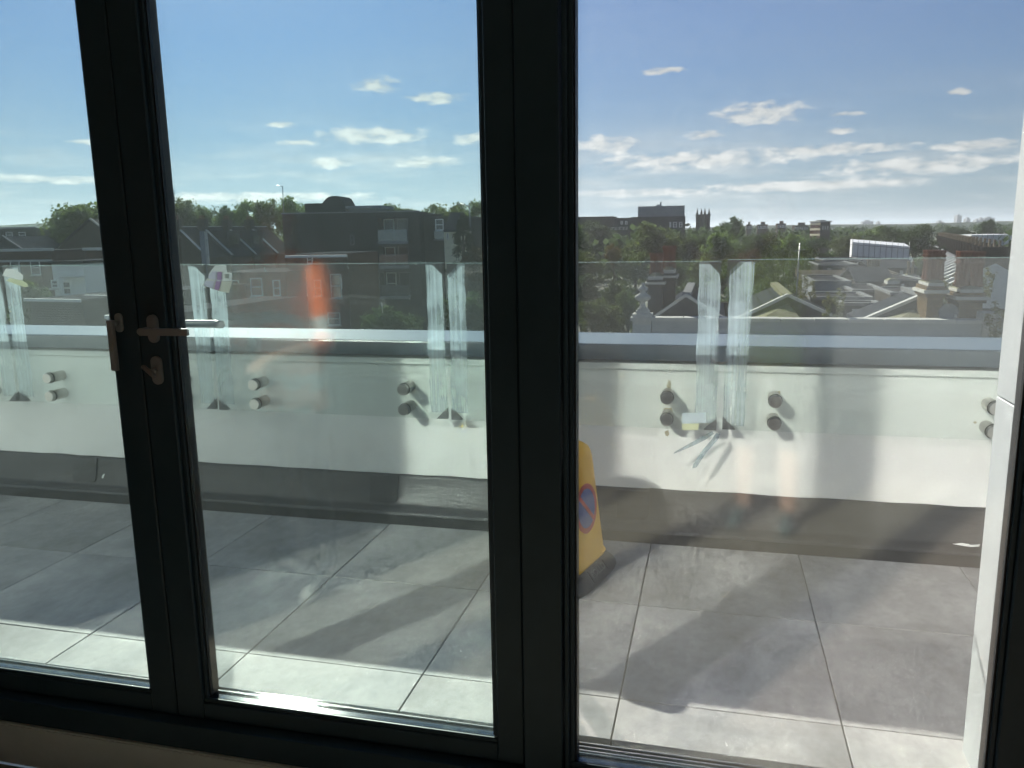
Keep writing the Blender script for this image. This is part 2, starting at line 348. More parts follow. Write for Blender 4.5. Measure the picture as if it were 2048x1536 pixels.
# ------------------------------------------------------------------ glass balustrade: each panel one thing
M_film, _nt, _b = new_mat('peeled_film')
def build_film_mat(m, nt, b):
    N, L = nt.nodes, nt.links; N.remove(b); out = N['Material Output']
    tc = N.new('ShaderNodeTexCoord'); mp = N.new('ShaderNodeMapping'); mp.inputs['Scale'].default_value = (90, 1, 1.6); L.new(tc.outputs['Object'], mp.inputs[0])
    n = N.new('ShaderNodeTexNoise'); n.inputs['Scale'].default_value = 1.0; n.inputs['Detail'].default_value = 6; L.new(mp.outputs[0], n.inputs['Vector'])
    n2 = N.new('ShaderNodeTexNoise'); n2.inputs['Scale'].default_value = 9.0; n2.inputs['Detail'].default_value = 5; L.new(tc.outputs['Object'], n2.inputs['Vector'])
    ad = N.new('ShaderNodeMath'); ad.operation = 'ADD'; L.new(n.outputs['Fac'], ad.inputs[0]); L.new(n2.outputs['Fac'], ad.inputs[1])
    r = N.new('ShaderNodeMapRange'); r.inputs['From Min'].default_value = 0.7; r.inputs['From Max'].default_value = 1.35; r.inputs['To Min'].default_value = 0.14; r.inputs['To Max'].default_value = 0.64
    L.new(ad.outputs[0], r.inputs['Value'])
    tr = N.new('ShaderNodeBsdfTransparent'); tr.inputs[0].default_value = (0.93, 0.97, 0.97, 1)
    tl = N.new('ShaderNodeBsdfTranslucent'); tl.inputs['Color'].default_value = (0.60, 0.75, 0.82, 1)
    df = N.new('ShaderNodeBsdfDiffuse'); df.inputs['Color'].default_value = (0.75, 0.80, 0.82, 1)
    a = N.new('ShaderNodeMixShader'); a.inputs[0].default_value = 0.55; L.new(tl.outputs[0], a.inputs[1]); L.new(df.outputs[0], a.inputs[2])
    x = N.new('ShaderNodeMixShader'); L.new(r.outputs[0], x.inputs[0]); L.new(tr.outputs[0], x.inputs[1]); L.new(a.outputs[0], x.inputs[2])
    L.new(x.outputs[0], out.inputs['Surface'])
build_film_mat(M_film, _nt, _b)
M_corner = plain('grey_corner_guard', (0.10, 0.105, 0.105), 0.6)
G_T = 0.012; G_Z0, G_Z1 = 0.508, 1.203
standoff_mesh = {}
def standoff(parent, x, z):
    if 'b' not in standoff_mesh:
        standoff_mesh['b'] = MB().lathe([(0.0, 0.0), (0.024, 0.0), (0.026, 0.002), (0.026, 0.075), (0.0, 0.075)], (0, 0, 0), 32, False, 0, 'y').mesh('standoff')
        standoff_mesh['c'] = MB().lathe([(0.0, 0.0), (0.026, 0.0), (0.0262, 0.018), (0.0245, 0.0205), (0.0, 0.0205)], (0, 0, 0), 32, False, 0, 'y').mesh('cap')
        standoff_mesh['w'] = MB().lathe([(0.0, 0.0), (0.0285, 0.0), (0.0285, 0.003), (0.0, 0.003)], (0, 0, 0), 20, True, 0, 'y').mesh('washer')
    s = link('standoff', standoff_mesh['b'], M_steel, parent, (x, Y_WALL-Y_GLASS, z))
    link('washer', standoff_mesh['w'], M_gasket, s, (0, -(Y_WALL-Y_GLASS)-0.006-0.0005, 0))
    link('cap', standoff_mesh['c'], M_steel, s, (0, -(Y_WALL-Y_GLASS)-0.0095, 0))
def film_strip(parent, x0, x1, z0, z1, skew=0.0, seed=0):
    rnd = random.Random(seed); rows = []
    for k in range(15):
        t = k/14; z = z0+(z1-z0)*t
        a = x0+rnd.uniform(-0.004, 0.004)+skew*t*0.5; b = x1+rnd.uniform(-0.004, 0.004)+skew*t
        rows.append([(a+(b-a)*q/4, -G_T/2-0.0012-0.0006*rnd.random(), z) for q in range(5)])
    o = MB().grid(rows, True).build('protective_film', M_film, parent, fix=False)
    return o
def corner(parent, x, z, sx, sz):
    mb = MB()
    for y0, y1 in ((-G_T/2-0.003, -G_T/2-0.0022), (G_T/2+0.0008, G_T/2+0.0025)):
        mb.prism([(x, z), (x+sx*0.052, z), (x, z+sz*0.052)], 'y', y0, y1)
    mb.build('corner_guard', M_corner, parent)
PANELS = [(-4.665, -3.492, 'clear glass balustrade panel cut off by the left edge of the photo'),
          (-3.476, -2.322, 'clear glass balustrade panel seen mostly behind the door stile with the handles'),
          (-2.306, -1.142, 'clear glass balustrade panel in front of the dark apartment block'),
          (-1.126, 0.030, 'clear glass balustrade panel behind the thick central mullion'),
          (0.052, 1.262, 'clear glass balustrade panel on the right beside the white cladding'),
          (1.278, 2.45, 'glass balustrade panel hidden behind the white cladding')]
for k, (a, b, lab) in enumerate(PANELS[:5]):
    p = empty('glass_balustrade_panel', (0, Y_GLASS, 0), 0, lab, 'balustrade', 'glass balustrade panels')
    zz = (0.0, 0.002, 0.0, -0.002, 0.004)[k]
    box('pane', M_glass_bal, p, a, b, -G_T/2, G_T/2, G_Z0+zz, G_Z1+zz)
    mb = MB(); mb.box(a, b, -G_T/2-0.0003, G_T/2+0.0003, G_Z1+zz+0.0004, G_Z1+zz+0.0016); mb.build('polished_edge', M_glass_edge, p)
    for x in (a+0.205, b-0.205):
        standoff(p, x, 0.640); standoff(p, x, 0.547)
    for x, sx in ((a+0.001, 1), (b-0.001, -1)):
        corner(p, x, G_Z1+zz-0.001, sx, -1); corner(p, x, G_Z0+zz+0.001, sx, 1)
    if k == 4:
        film_strip(p, a+0.002, a+0.085, G_Z0+0.02, G_Z1-0.002, 0.022, 5)
    else:
        film_strip(p, a+0.004, a+(0.10, 0.09, 0.085, 0.08)[k], G_Z0+0.03, G_Z1-0.003, 0.004, k)
    film_strip(p, b-(0.085, 0.082, 0.08, 0.088, 0.08)[k], b-0.003, G_Z0+0.03, G_Z1-0.003, -0.003, 20+k)

# ------------------------------------------------------------------ the glazed screen: two door leaves and a fixed light
Y_IN, Y_G, Y_OUT = 1.80, 1.83, 1.875
ZB, ZT = -0.095, 2.30
fr = empty('door_frame', (0, Y_IN, ZB), 0, 'black aluminium outer frame with thick central mullion and low threshold', 'door frame')
fr_inv = Matrix.Translation((0, -Y_IN, -ZB))
def fbox(name, mat, root, *a, bevel=0.002):
    o = box(name, mat, root, *a, bevel=bevel); o.matrix_parent_inverse = Matrix.Translation(-Vector(root.location)); return o
M_thresh = noise_mat('threshold_dark_matte', (0.012, 0.014, 0.016), (0.02, 0.022, 0.024), 9, 0.8, 4, spec=0.05)  # near-black matte tone for tread and bead gaps, added to break sun glare
fbox('threshold', M_frame, fr, -2.52, 0.78, Y_IN-0.035, Y_IN+0.02, ZB, ZB+0.075); fbox('threshold_tread', M_thresh, fr, -2.52, 0.78, Y_IN+0.0205, Y_OUT+0.05, ZB, ZB+0.0745)
for yy in (0.004, 0.020, 0.036): fbox('threshold_glint_rib', M_steel, fr, -2.455, 0.71, Y_OUT+yy, Y_OUT+yy+0.006, ZB+0.0755, ZB+0.088, bevel=0.0015)  # steel strips added to draw the bright sill highlights as lines
fbox('mullion', M_frame, fr, -0.432, -0.335, Y_IN-0.012, Y_OUT+0.01, ZB+0.0755, ZT)
fbox('jamb', M_frame, fr, -2.52, -2.46, Y_IN-0.01, Y_OUT+0.01, ZB+0.0755, ZT)
fbox('jamb', M_frame, fr, 0.715, 0.78, Y_IN-0.01, Y_OUT+0.01, ZB+0.0755, ZT)
fbox('head', M_frame, fr, -2.455, 0.71, Y_IN-0.01, Y_OUT+0.01, ZT-0.06, ZT)
def leaf(name, label, x0, x1, sl, sr, zrail, glassmat, cat, z0=-0.017):
    """stiles of width sl and sr, a bottom rail up to zrail, stepped glazing beads and a sealed unit"""
    r = empty(name, ((x0+x1)/2, Y_IN, z0), 0, label, cat)
    zt = ZT-0.065
    fbox('stile', M_frame, r, x0, x0+sl, Y_IN, Y_OUT, z0, zt, bevel=0.003); fbox('stile', M_frame, r, x1-sr, x1, Y_IN, Y_OUT, z0, zt, bevel=0.003)
    fbox('bottom_rail', M_frame, r, x0+sl+0.0005, x1-sr-0.0005, Y_IN+0.002, Y_OUT-0.002, z0, zrail-0.012, bevel=0.003)
    fbox('top_rail', M_frame, r, x0+sl+0.0005, x1-sr-0.0005, Y_IN+0.002, Y_OUT-0.002, zt-0.08, zt, bevel=0.003)
    a, b = x0+sl, x1-sr
    fbox('glazing_bead', M_frame, r, a+0.0005, a+0.012, Y_IN+0.012, Y_OUT-0.012, zrail, zt-0.0805); fbox('glazing_bead', M_frame, r, b-0.012, b-0.0005, Y_IN+0.012, Y_OUT-0.012, zrail, zt-0.0805)
    fbox('bottom_bead', M_frame, r, a+0.0005, b-0.0005, Y_IN+0.006, Y_IN+0.016, zrail-0.0115, zrail, bevel=0.003)
    fbox('glazing_channel', M_thresh, r, a+0.0005, b-0.0005, Y_IN+0.0165, Y_OUT-0.0225, zrail-0.0115, zrail-0.007, bevel=0.0005)
    fbox('outer_bead', M_frame, r, a+0.0005, b-0.0005, Y_OUT-0.022, Y_OUT-0.014, zrail-0.0115, zrail-0.003, bevel=0.002)
    fbox('outer_lip', M_thresh, r, a+0.0005, b-0.0005, Y_OUT-0.0135, Y_OUT-0.0025, zrail-0.0118, zrail-0.0105, bevel=0.0004)
    fbox('gasket', M_gasket, r, a+0.0125, a+0.016, Y_IN+0.018, Y_OUT-0.018, zrail+0.001, zt-0.082, bevel=0.0005); fbox('gasket', M_gasket, r, b-0.016, b-0.0125, Y_IN+0.018, Y_OUT-0.018, zrail+0.001, zt-0.082, bevel=0.0005)
    g = fbox('glass_unit', glassmat, r, a+0.003, b-0.003, Y_G-0.006, Y_G+0.012, zrail-0.006, zt-0.083, bevel=0)
    return r
slave = leaf('glazed_door', 'left black framed glass door leaf with upright handle on its stile', -2.455, -1.459, 0.085, 0.082, 0.05, M_glass_leaf, 'door')
main = leaf('glazed_door', 'middle black framed glass door leaf with lever handle and thumb turn', -1.455, -0.436, 0.085, 0.07, 0.045, M_glass_leaf, 'door')
fixd = leaf('fixed_window', 'wide fixed glass pane in black frame to the right of the mullion', -0.331, 0.711, 0.012, 0.075, 0.006, M_glass_fix, 'window', z0=-0.019)

# ------------------------------------------------------------------ the room the picture is taken from
RX0, RX1, RY0, RZ0, RZ1 = -4.2, 2.6, -4.6, -0.232, 2.55
tag(box('room_floor', M_oak, None, RX0, RX1, RY0, 1.75, RZ0-0.15, RZ0), 'dark brown boarded floor of the room', kind='structure')
tag(box('room_ceiling', M_room, None, RX0-0.2, RX1+0.2, RY0-0.2, 1.90, RZ1, RZ1+0.25), 'ceiling of the room', kind='structure')
tag(box('wall_left', M_room, None, RX0-0.2, RX0, RY0, 1.75, RZ0, RZ1), 'side wall of the room', kind='structure')
tag(box('wall_right', M_room, None, RX1, RX1+0.2, RY0, 1.75, RZ0, RZ1), 'side wall of the room', kind='structure')
tag(box('wall_back', M_room, None, RX0, RX1, RY0-0.2, RY0, RZ0, RZ1), 'back wall of the room', kind='structure')
fw_ = MB(); fw_.box(-7.0, -2.53, 1.752, 1.93, -0.4, 3.2)
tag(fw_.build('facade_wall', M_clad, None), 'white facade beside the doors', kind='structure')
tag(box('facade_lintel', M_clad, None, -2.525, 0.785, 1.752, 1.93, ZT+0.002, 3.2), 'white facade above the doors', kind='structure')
tag(MB().box(RX0, RX1, Y_IN-0.045, Y_IN-0.012, RZ0, ZB-0.002).build('sill_upstand', M_plaster, None, 0.004, 2), 'beige plastered upstand under the door threshold', kind='structure')
# white clad pier right of the fixed window
pier = empty('cladding_pier', (0.66, 1.98, 0), 0, 'white clad pier with a fine panel joint at the right of the window', 'pier')
for z0, z1 in ((-0.02, 0.93), (0.934, 1.95), (1.954, 3.2)):
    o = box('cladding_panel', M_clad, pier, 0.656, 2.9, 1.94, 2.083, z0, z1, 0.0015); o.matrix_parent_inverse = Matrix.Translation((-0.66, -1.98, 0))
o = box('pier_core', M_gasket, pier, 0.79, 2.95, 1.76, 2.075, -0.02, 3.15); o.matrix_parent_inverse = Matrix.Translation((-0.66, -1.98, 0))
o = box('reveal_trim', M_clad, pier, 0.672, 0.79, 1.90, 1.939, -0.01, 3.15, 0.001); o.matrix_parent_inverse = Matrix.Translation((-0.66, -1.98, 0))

# ================================================================== ironmongery on the doors
def rel(o, root):
    o.matrix_parent_inverse = Matrix.Translation(-Vector(root.location)); return o
def pill(mb, c, w, h, y0, y1, n=10):                     # flat plate with round ends, standing upright
    r = w/2; pts = []
    for k in range(n+1):
        a = math.pi*k/n; pts.append((c[0]+r*math.cos(a), c[2]+h/2-r+r*math.sin(a)))
    for k in range(n+1):
        a = math.pi+math.pi*k/n; pts.append((c[0]+r*math.cos(a), c[2]-h/2+r+r*math.sin(a)))
    return mb.prism(pts, 'y', y0, y1)
YF = Y_IN
p = at(309, 657, YF)
lever = rel(pill(MB(), p, 0.031, 0.073, YF-0.010, YF).build('lever_rose', M_bronze, main, 0.0015, 2), main)
a, b = at(278, 664, YF-0.055), at(376, 662, YF-0.055)
mb = MB(); mb.bar((a.x, YF-0.055, a.z), (b.x, YF-0.055, a.z+0.001), 0.012, 0.018); mb.tube([(p.x-0.004, YF-0.009, a.z), (p.x-0.004, YF-0.055, a.z)], 0.009, 12)
o = mb.build('lever', M_bronze, lever, 0.003, 2)
p = at(317, 740, YF)
esc = rel(pill(MB(), p, 0.031, 0.075, YF-0.010, YF).build('lock_rose', M_bronze, main, 0.0015, 2), main)
mb = MB(); mb.tube([(p.x-0.001, YF-0.0105, p.z), (p.x-0.001, YF-0.026, p.z)], 0.0075, 14)
mb.bar((p.x-0.022, YF-0.032, p.z+0.016), (p.x+0.010, YF-0.030, p.z-0.012), 0.009, 0.013, (0, 1, 0))
o = mb.build('thumb_turn', M_steel, esc, 0.002, 2)
a, b = at(256, 645, YF-0.03), at(264, 742, YF-0.03)
hx = -1.512
mb = MB(); pill(mb, (hx+0.002, 0, a.z-0.004), 0.022, 0.05, YF-0.007, YF)
o1 = rel(mb.build('handle_rose', M_bronze, slave, 0.001), slave)
mb = MB(); mb.bar((hx, YF-0.033, a.z+0.006), (hx, YF-0.033, b.z), 0.019, 0.012, (0, 1, 0)); mb.tube([(hx, YF-0.006, a.z-0.004), (hx, YF-0.03, a.z-0.004)], 0.008, 12)
o = mb.build('upright_handle', M_bronze, o1, 0.004, 2)
# the lever outside, seen past the stile through the glass
zo = at(400, 648, Y_OUT+0.055).z; xa = at(300, 648, Y_OUT+0.055).x; xb = at(446, 648, Y_OUT+0.055).x
mb = MB(); mb.tube([(xa, Y_OUT-0.001, zo), (xa, Y_OUT+0.05, zo), (xa+0.02, Y_OUT+0.058, zo), (xb-0.03, Y_OUT+0.058, zo), (xb, Y_OUT+0.050, zo)], 0.0105, 14)
rel(mb.build('outside_lever', M_steel, main), main)

# ================================================================== the no-waiting cone
M_yel = noise_mat('yellow_plastic', (0.70, 0.36, 0.012), (0.78, 0.43, 0.022), 6, 0.45, 6, 0.05, 60, rnd=0.0)
M_rub = noise_mat('recycled_rubber', (0.055, 0.055, 0.055), (0.12, 0.118, 0.11), 9, 0.75, 8, 0.5, 90)
M_red = plain('sign_red', (0.45, 0.035, 0.03), 0.4); M_blue = plain('sign_blue', (0.035, 0.075, 0.27), 0.4)
CONE_C = (-0.560, 2.955, 0.0); CONE_RZ = R(-15)
cone = empty('no_waiting_cone', CONE_C, CONE_RZ, 'yellow square no-waiting cone with round red and blue sign on black rubber base', 'traffic cone'); cone.scale = (0.80, 1.0, 1.0)
def rsq(h, z, n=40, e=5.0):
    out = []
    for k in range(n):
        a = 2*math.pi*k/n+math.pi/n; c, s = math.cos(a), math.sin(a)
        r = h/((abs(c)**e+abs(s)**e)**(1/e)); out.append((r*c, r*s, z))
    return out
def loft(mb, rings, cap0=True, cap1=True):
    n = len(rings[0]); vs = [p for r in rings for p in r]
    fs = [(i*n+k, i*n+(k+1) % n, (i+1)*n+(k+1) % n, (i+1)*n+k) for i in range(len(rings)-1) for k in range(n)]
    mb.add(vs, fs, True)
    b0 = len(mb.v)-len(vs)
    if cap0: mb.f.append(tuple(b0+k for k in range(n))[::-1]); mb.sm.append(False)
    if cap1: mb.f.append(tuple(b0+(len(rings)-1)*n+k for k in range(n))); mb.sm.append(False)
    return mb
def hz(z): return 0.170-(0.170-0.122)*(z-0.075)/0.41
e_ = 7.0
loft(MB(), [rsq(0.224, 0.0), rsq(0.227, 0.004), rsq(0.224, 0.022), rsq(0.186, 0.060), rsq(0.178, 0.062)], True, True).build('rubber_base', M_rub, cone)
body = [rsq(0.176, 0.064, e=e_), rsq(0.179, 0.070, e=e_), rsq(0.176, 0.078, e=e_), rsq(hz(0.085), 0.085, e=e_), rsq(hz(0.28), 0.28, e=e_), rsq(hz(0.47), 0.47, e=e_)]
for t, (h, z, ee) in enumerate(((hz(0.49)-0.001, 0.49, 6), (hz(0.505)-0.006, 0.508, 5), (0.090, 0.526, 4), (0.068, 0.534, 2.6), (0.060, 0.532, 2), (0.055, 0.540, 2), (0.050, 0.540, 2), (0.046, 0.532, 2), (0.044, 0.46, 2))): body.append(rsq(h, z, e=ee))
loft(MB(), body, False, False).build('cone_body', M_yel, cone)
# sign on the +X face: everything laid on the sloping face, half a millimetre apart
sl = math.atan2(0.048, 0.41)
def on_face(u, v, off): return (hz(0.285)-v*math.sin(sl)+off*math.cos(sl)+0.0012, u, 0.285+v*math.cos(sl)+off*math.sin(sl))
def disc(r, off, mat, name):
    mb = MB(); n = 40; pts = [on_face(r*math.cos(2*math.pi*k/n), r*math.sin(2*math.pi*k/n), off) for k in range(n)]
    back = [on_face(r*math.cos(2*math.pi*k/n), r*math.sin(2*math.pi*k/n), -0.012) for k in range(n)]
    mb.add(pts+back, [tuple(range(n))]+[(k, (k+1) % n, n+(k+1) % n, n+k) for k in range(n)]); return mb.build(name, mat, sign)
sign = empty('round_sign', (0, 0, 0)); sign.parent = cone
disc(0.096, 0.0, M_red, 'red_ring'); disc(0.076, 0.0008, M_blue, 'blue_disc')
mb = MB(); c45, w_ = math.cos(math.pi/4), 0.0085
q = [(-0.077, w_), (-0.077, -w_), (0.077, -w_), (0.077, w_)]
q = [(u*c45+v*c45, -u*c45+v*c45) for u, v in q]
mb.add([on_face(u, v, 0.0016) for u, v in q]+[on_face(u, v, 0.0005) for u, v in q], [(0, 1, 2, 3), (0, 1, 5, 4), (1, 2, 6, 5), (2, 3, 7, 6), (3, 0, 4, 7)]); mb.build('slash', M_red, sign)
# maker's plate moulded in the rubber
fs = math.atan2(0.038, 0.038)
def on_base(u, v, off): return (0.2055-v*math.cos(fs)+off*math.sin(fs)+0.001, u, 0.0412+v*math.sin(fs)+off*math.cos(fs))
mb = MB()
for (u0, u1, v0, v1) in ((-0.07, 0.07, 0.0235, 0.026), (-0.07, 0.07, -0.026, -0.0235), (-0.07, -0.0675, -0.0235, 0.0235), (0.0675, 0.07, -0.0235, 0.0235)):
    qs = [(u0, v0), (u1, v0), (u1, v1), (u0, v1)]
    mb.add([on_base(u, v, 0.0030) for u, v in qs]+[on_base(u, v, -0.002) for u, v in qs], [(0, 1, 2, 3), (0, 1, 5, 4), (1, 2, 6, 5), (2, 3, 7, 6), (3, 0, 4, 7)])
plate = mb.build('maker_plate', M_rub, cone)
def text_mesh(txt, size, ext):
    cu = bpy.data.curves.new('lettering', 'FONT'); cu.body = txt; cu.size = size; cu.extrude = ext; cu.align_x = 'CENTER'; cu.align_y = 'CENTER'
    to = bpy.data.objects.new('lettering', cu); COL.objects.link(to); dg = bpy.context.evaluated_depsgraph_get()
    me = bpy.data.meshes.new_from_object(to.evaluated_get(dg)); bpy.data.objects.remove(to); return me
tm = text_mesh('POLLO', 0.042, 0.0016)
for v in tm.vertices: v.co = Vector(on_base(v.co.x*0.95, v.co.y, v.co.z+0.0012))
M_rub2 = noise_mat('worn_rubber_lettering', (0.16, 0.16, 0.15), (0.26, 0.26, 0.24), 30, 0.6)
link('raised_lettering', tm, M_rub2, plate)

# ================================================================== scraps left on the glass
M_paper, _nt, _b = new_mat('sticker_paper'); _b.inputs['Base Color'].default_value = (0.72, 0.73, 0.70, 1); _b.inputs['Roughness'].default_value = 0.7
M_purple = plain('sticker_purple', (0.30, 0.16, 0.33), 0.6); M_ink = plain('sticker_ink', (0.22, 0.23, 0.20), 0.7); M_lilac = plain('sticker_lilac', (0.50, 0.49, 0.58), 0.6)
M_back = plain('sticker_yellow_back', (0.62, 0.64, 0.40), 0.7); M_beige = plain('sticker_beige', (0.58, 0.57, 0.47), 0.7)
def flap(name, mat, parent, pts, Y, th=0.0012):          # pts: px, py, outward offset
    vs = [at(x, y, Y-o) for x, y, o in pts]; n = len(vs)
    mb = MB(); mb.add(vs+[v+Vector((0, th, 0)) for v in vs], [tuple(range(n)), tuple(range(2*n-1, n-1, -1))]+[(i, (i+1) % n, n+(i+1) % n, n+i) for i in range(n)])
    o = mb.build(name, mat, parent)
    if parent is not None: o.matrix_parent_inverse = Matrix.Translation(-Vector(parent.location))
    return o
YS = Y_GLASS-G_T/2-0.004
s1 = empty('torn_sticker', tuple(at(440, 558, YS)), 0, 'folded white and purple paper sticker hanging at a glass joint beside the lever handle', 'sticker', 'stickers on the glass')
flap('backing', M_paper, s1, [(430,531,0.001),(452,530,0.001),(454,545,0.003),(464,546,0.006),(463,562,0.018),(446,562,0.014),(425,558,0.010),(417,549,0.004)], YS)
flap('lilac_print', M_lilac, s1, [(416,553,0.009),(424,543,0.006),(433,543,0.006),(432,560,0.0145),(418,557,0.012)], YS)
flap('purple_stripe', M_purple, s1, [(434.5,544,0.0065),(443.5,544,0.0065),(443,561,0.0155),(434,560,0.015)], YS)
flap('barcode', M_ink, s1, [(449,548,0.0085),(458,548,0.0095),(457,557,0.015),(449,556.5,0.0145)], YS)
flap('folded_half', M_beige, s1, [(414,557,0.0135),(432,560.5,0.0165),(446,562.5,0.0185),(464,563,0.021),(458,586,0.034),(437,582,0.030),(420,576,0.026),(405,570,0.02)], YS)
flap('purple_stripe', M_purple, s1, [(432,561.5,0.0185),(442,562.5,0.0200),(437,581,0.0325),(428,579,0.031)], YS)
flap('lilac_print', M_lilac, s1, [(411,561,0.018),(430,561.5,0.0185),(425,577.5,0.030),(407,570,0.0235)], YS)
s2 = empty('torn_sticker', tuple(at(25, 552, YS)), 0, 'curled white sticker with yellowed back at the far left glass joint', 'sticker', 'stickers on the glass')
flap('backing', M_paper, s2, [(4,551,0.002),(12,537,0.001),(32,539,0.001),(39,546,0.004),(46,550,0.006),(45,561,0.012),(20,555,0.008)], YS)
flap('curled_edge', M_back, s2, [(20,556,0.010),(45,561.5,0.0135),(53,566,0.02),(57,573,0.028),(50,574.5,0.03),(30,568,0.022),(12,561,0.014)], YS)
s3 = empty('torn_sticker', tuple(at(1390, 843, YS)), 0, 'pale blue sticker scrap with yellow lower strip beside the lower fixings', 'sticker', 'stickers on the glass')
flap('backing', plain('sticker_pale_blue', (0.52, 0.60, 0.64), 0.6), s3, [(1364,826,0.001),(1412,825,0.001),(1412,846,0.001),(1364,847,0.001)], YS)
flap('yellow_strip', M_back, s3, [(1364,848,0.001),(1398,847,0.001),(1396,860,0.003),(1365,860,0.002)], YS)
tp = empty('plastic_tape', tuple(at(1415, 890, YS)), 0, 'torn strip of clear packing tape hanging below the glass joint on the right', 'tape')
flap('tape_strip', M_film, tp, [(1432,866,0.004),(1440,868,0.004),(1437,878,0.02),(1412,906,0.03),(1393,935,0.035),(1384,937,0.035),(1386,929,0.034),(1405,900,0.028),(1424,878,0.016)], YS, 0.0006)
flap('tape_end', M_film, tp, [(1405,872,0.006),(1424,862,0.004),(1428,868,0.004),(1410,880,0.01),(1386,892,0.016),(1347,908,0.02),(1349,904,0.02),(1384,884,0.014)], YS, 0.0006)
# smears, dried drips and wiped patches on the balustrade glass
M_smear, _nt, _b = new_mat('dried_smear')
def build_smear(nt, b):
    N, L = nt.nodes, nt.links; N.remove(b)
    tc = N.new('ShaderNodeTexCoord'); mp = N.new('ShaderNodeMapping'); mp.inputs['Scale'].default_value = (6, 1, 14); mp.inputs['Rotation'].default_value = (0, 0.5, 0); L.new(tc.outputs['Object'], mp.inputs[0])
    n = N.new('ShaderNodeTexNoise'); n.inputs['Scale'].default_value = 2.0; n.inputs['Detail'].default_value = 5; n.inputs['Distortion'].default_value = 1.5; L.new(mp.outputs[0], n.inputs['Vector'])
    r = N.new('ShaderNodeMapRange'); r.inputs['From Min'].default_value = 0.48; r.inputs['From Max'].default_value = 0.72; r.inputs['To Min'].default_value = 0.0; r.inputs['To Max'].default_value = 0.03; L.new(n.outputs['Fac'], r.inputs['Value'])
    t = N.new('ShaderNodeBsdfTransparent'); d = N.new('ShaderNodeBsdfTranslucent'); d.inputs[0].default_value = (0.85, 0.88, 0.88, 1)
    x = N.new('ShaderNodeMixShader'); L.new(r.outputs[0], x.inputs[0]); L.new(t.outputs[0], x.inputs[1]); L.new(d.outputs[0], x.inputs[2]); L.new(x.outputs[0], N['Material Output'].inputs['Surface'])
build_smear(_nt, _b)
GP = [o for o in COL.objects if o.name.startswith('glass_balustrade_panel')]
_r = random.Random(12)
def smear_patch(panel, px, py, w, h):
    c = at(px, py, Y_GLASS); pts = []
    for k in range(16):
        a = 2*math.pi*k/16; q = _r.uniform(0.7, 1.0); pts.append((c.x+w*q*math.cos(a), -G_T/2-0.0016, c.z+h*q*math.sin(a)))
    MB().add(pts, [tuple(range(16))]).build('dried_smear', M_smear, panel, fix=False)
for (k, px, py, w, h) in ((2, 720, 605, 0.20, 0.05), (3, 1240, 780, 0.14, 0.06), (4, 1820, 770, 0.16, 0.06)): smear_patch(GP[k], px, py, w, h)
def drip(panel, px, py, ln):
    c = at(px, py, Y_GLASS); MB().tube([(c.x, -G_T/2-0.001, c.z), (c.x+0.001, -G_T/2-0.001, c.z-ln)], [0.0008, 0.0016], 5).build('dried_drip', M_wdrip, panel)
M_wdrip = plain('lime_drip', (0.75, 0.78, 0.78), 0.5)
for (k, px, py, ln) in ((2, 765, 605, 0.045), (2, 684, 555, 0.05), (1, 531, 534, 0.02), (2, 820, 596, 0.008), (2, 712, 602, 0.010), (2, 697, 532, 0.012), (4, 1606, 562, 0.01)): drip(GP[k], px, py, ln)
# dust and filler smears on the render round the fixings, paint on the upstand
M_dust = noise_mat('drill_dust', (0.42, 0.36, 0.24), (0.55, 0.49, 0.36), 60, 0.95)
rnd = random.Random(3)
def smear(name, mat, px, py, w, h, Y, root):
    pts = []
    for k in range(14):
        a = 2*math.pi*k/14; s = rnd.uniform(0.55, 1.0); pts.append((px+w*s*math.cos(a), py+h*s*math.sin(a), 0))
    return flap(name, mat, root, pts, Y, 0.0008)
for (x, y, w, h) in ((1338, 772, 6, 14), (1336, 822, 12, 10), (1334, 866, 5, 8), (1552, 835, 8, 9), (1975, 800, 14, 6), (1950, 845, 5, 3), (1558, 785, 5, 4)):
    smear('dust_smear', M_dust, x, y, w, h, Y_WALL-0.0012, par)
M_wpaint = plain('white_paint', (0.8, 0.8, 0.78), 0.5)
flap('paint_streak', M_wpaint, par, [(1905,1088,0),(1925,1086,0),(1942,1090,0),(1960,1089,0),(1958,1093,0),(1940,1094,0),(1922,1091,0)], Y_FOOT-0.001)
flap('paint_streak', M_wpaint, par, [(203,955,0),(206,949,0),(210,947,0),(208,951,0),(206,957,0)], Y_FOOT+0.045)

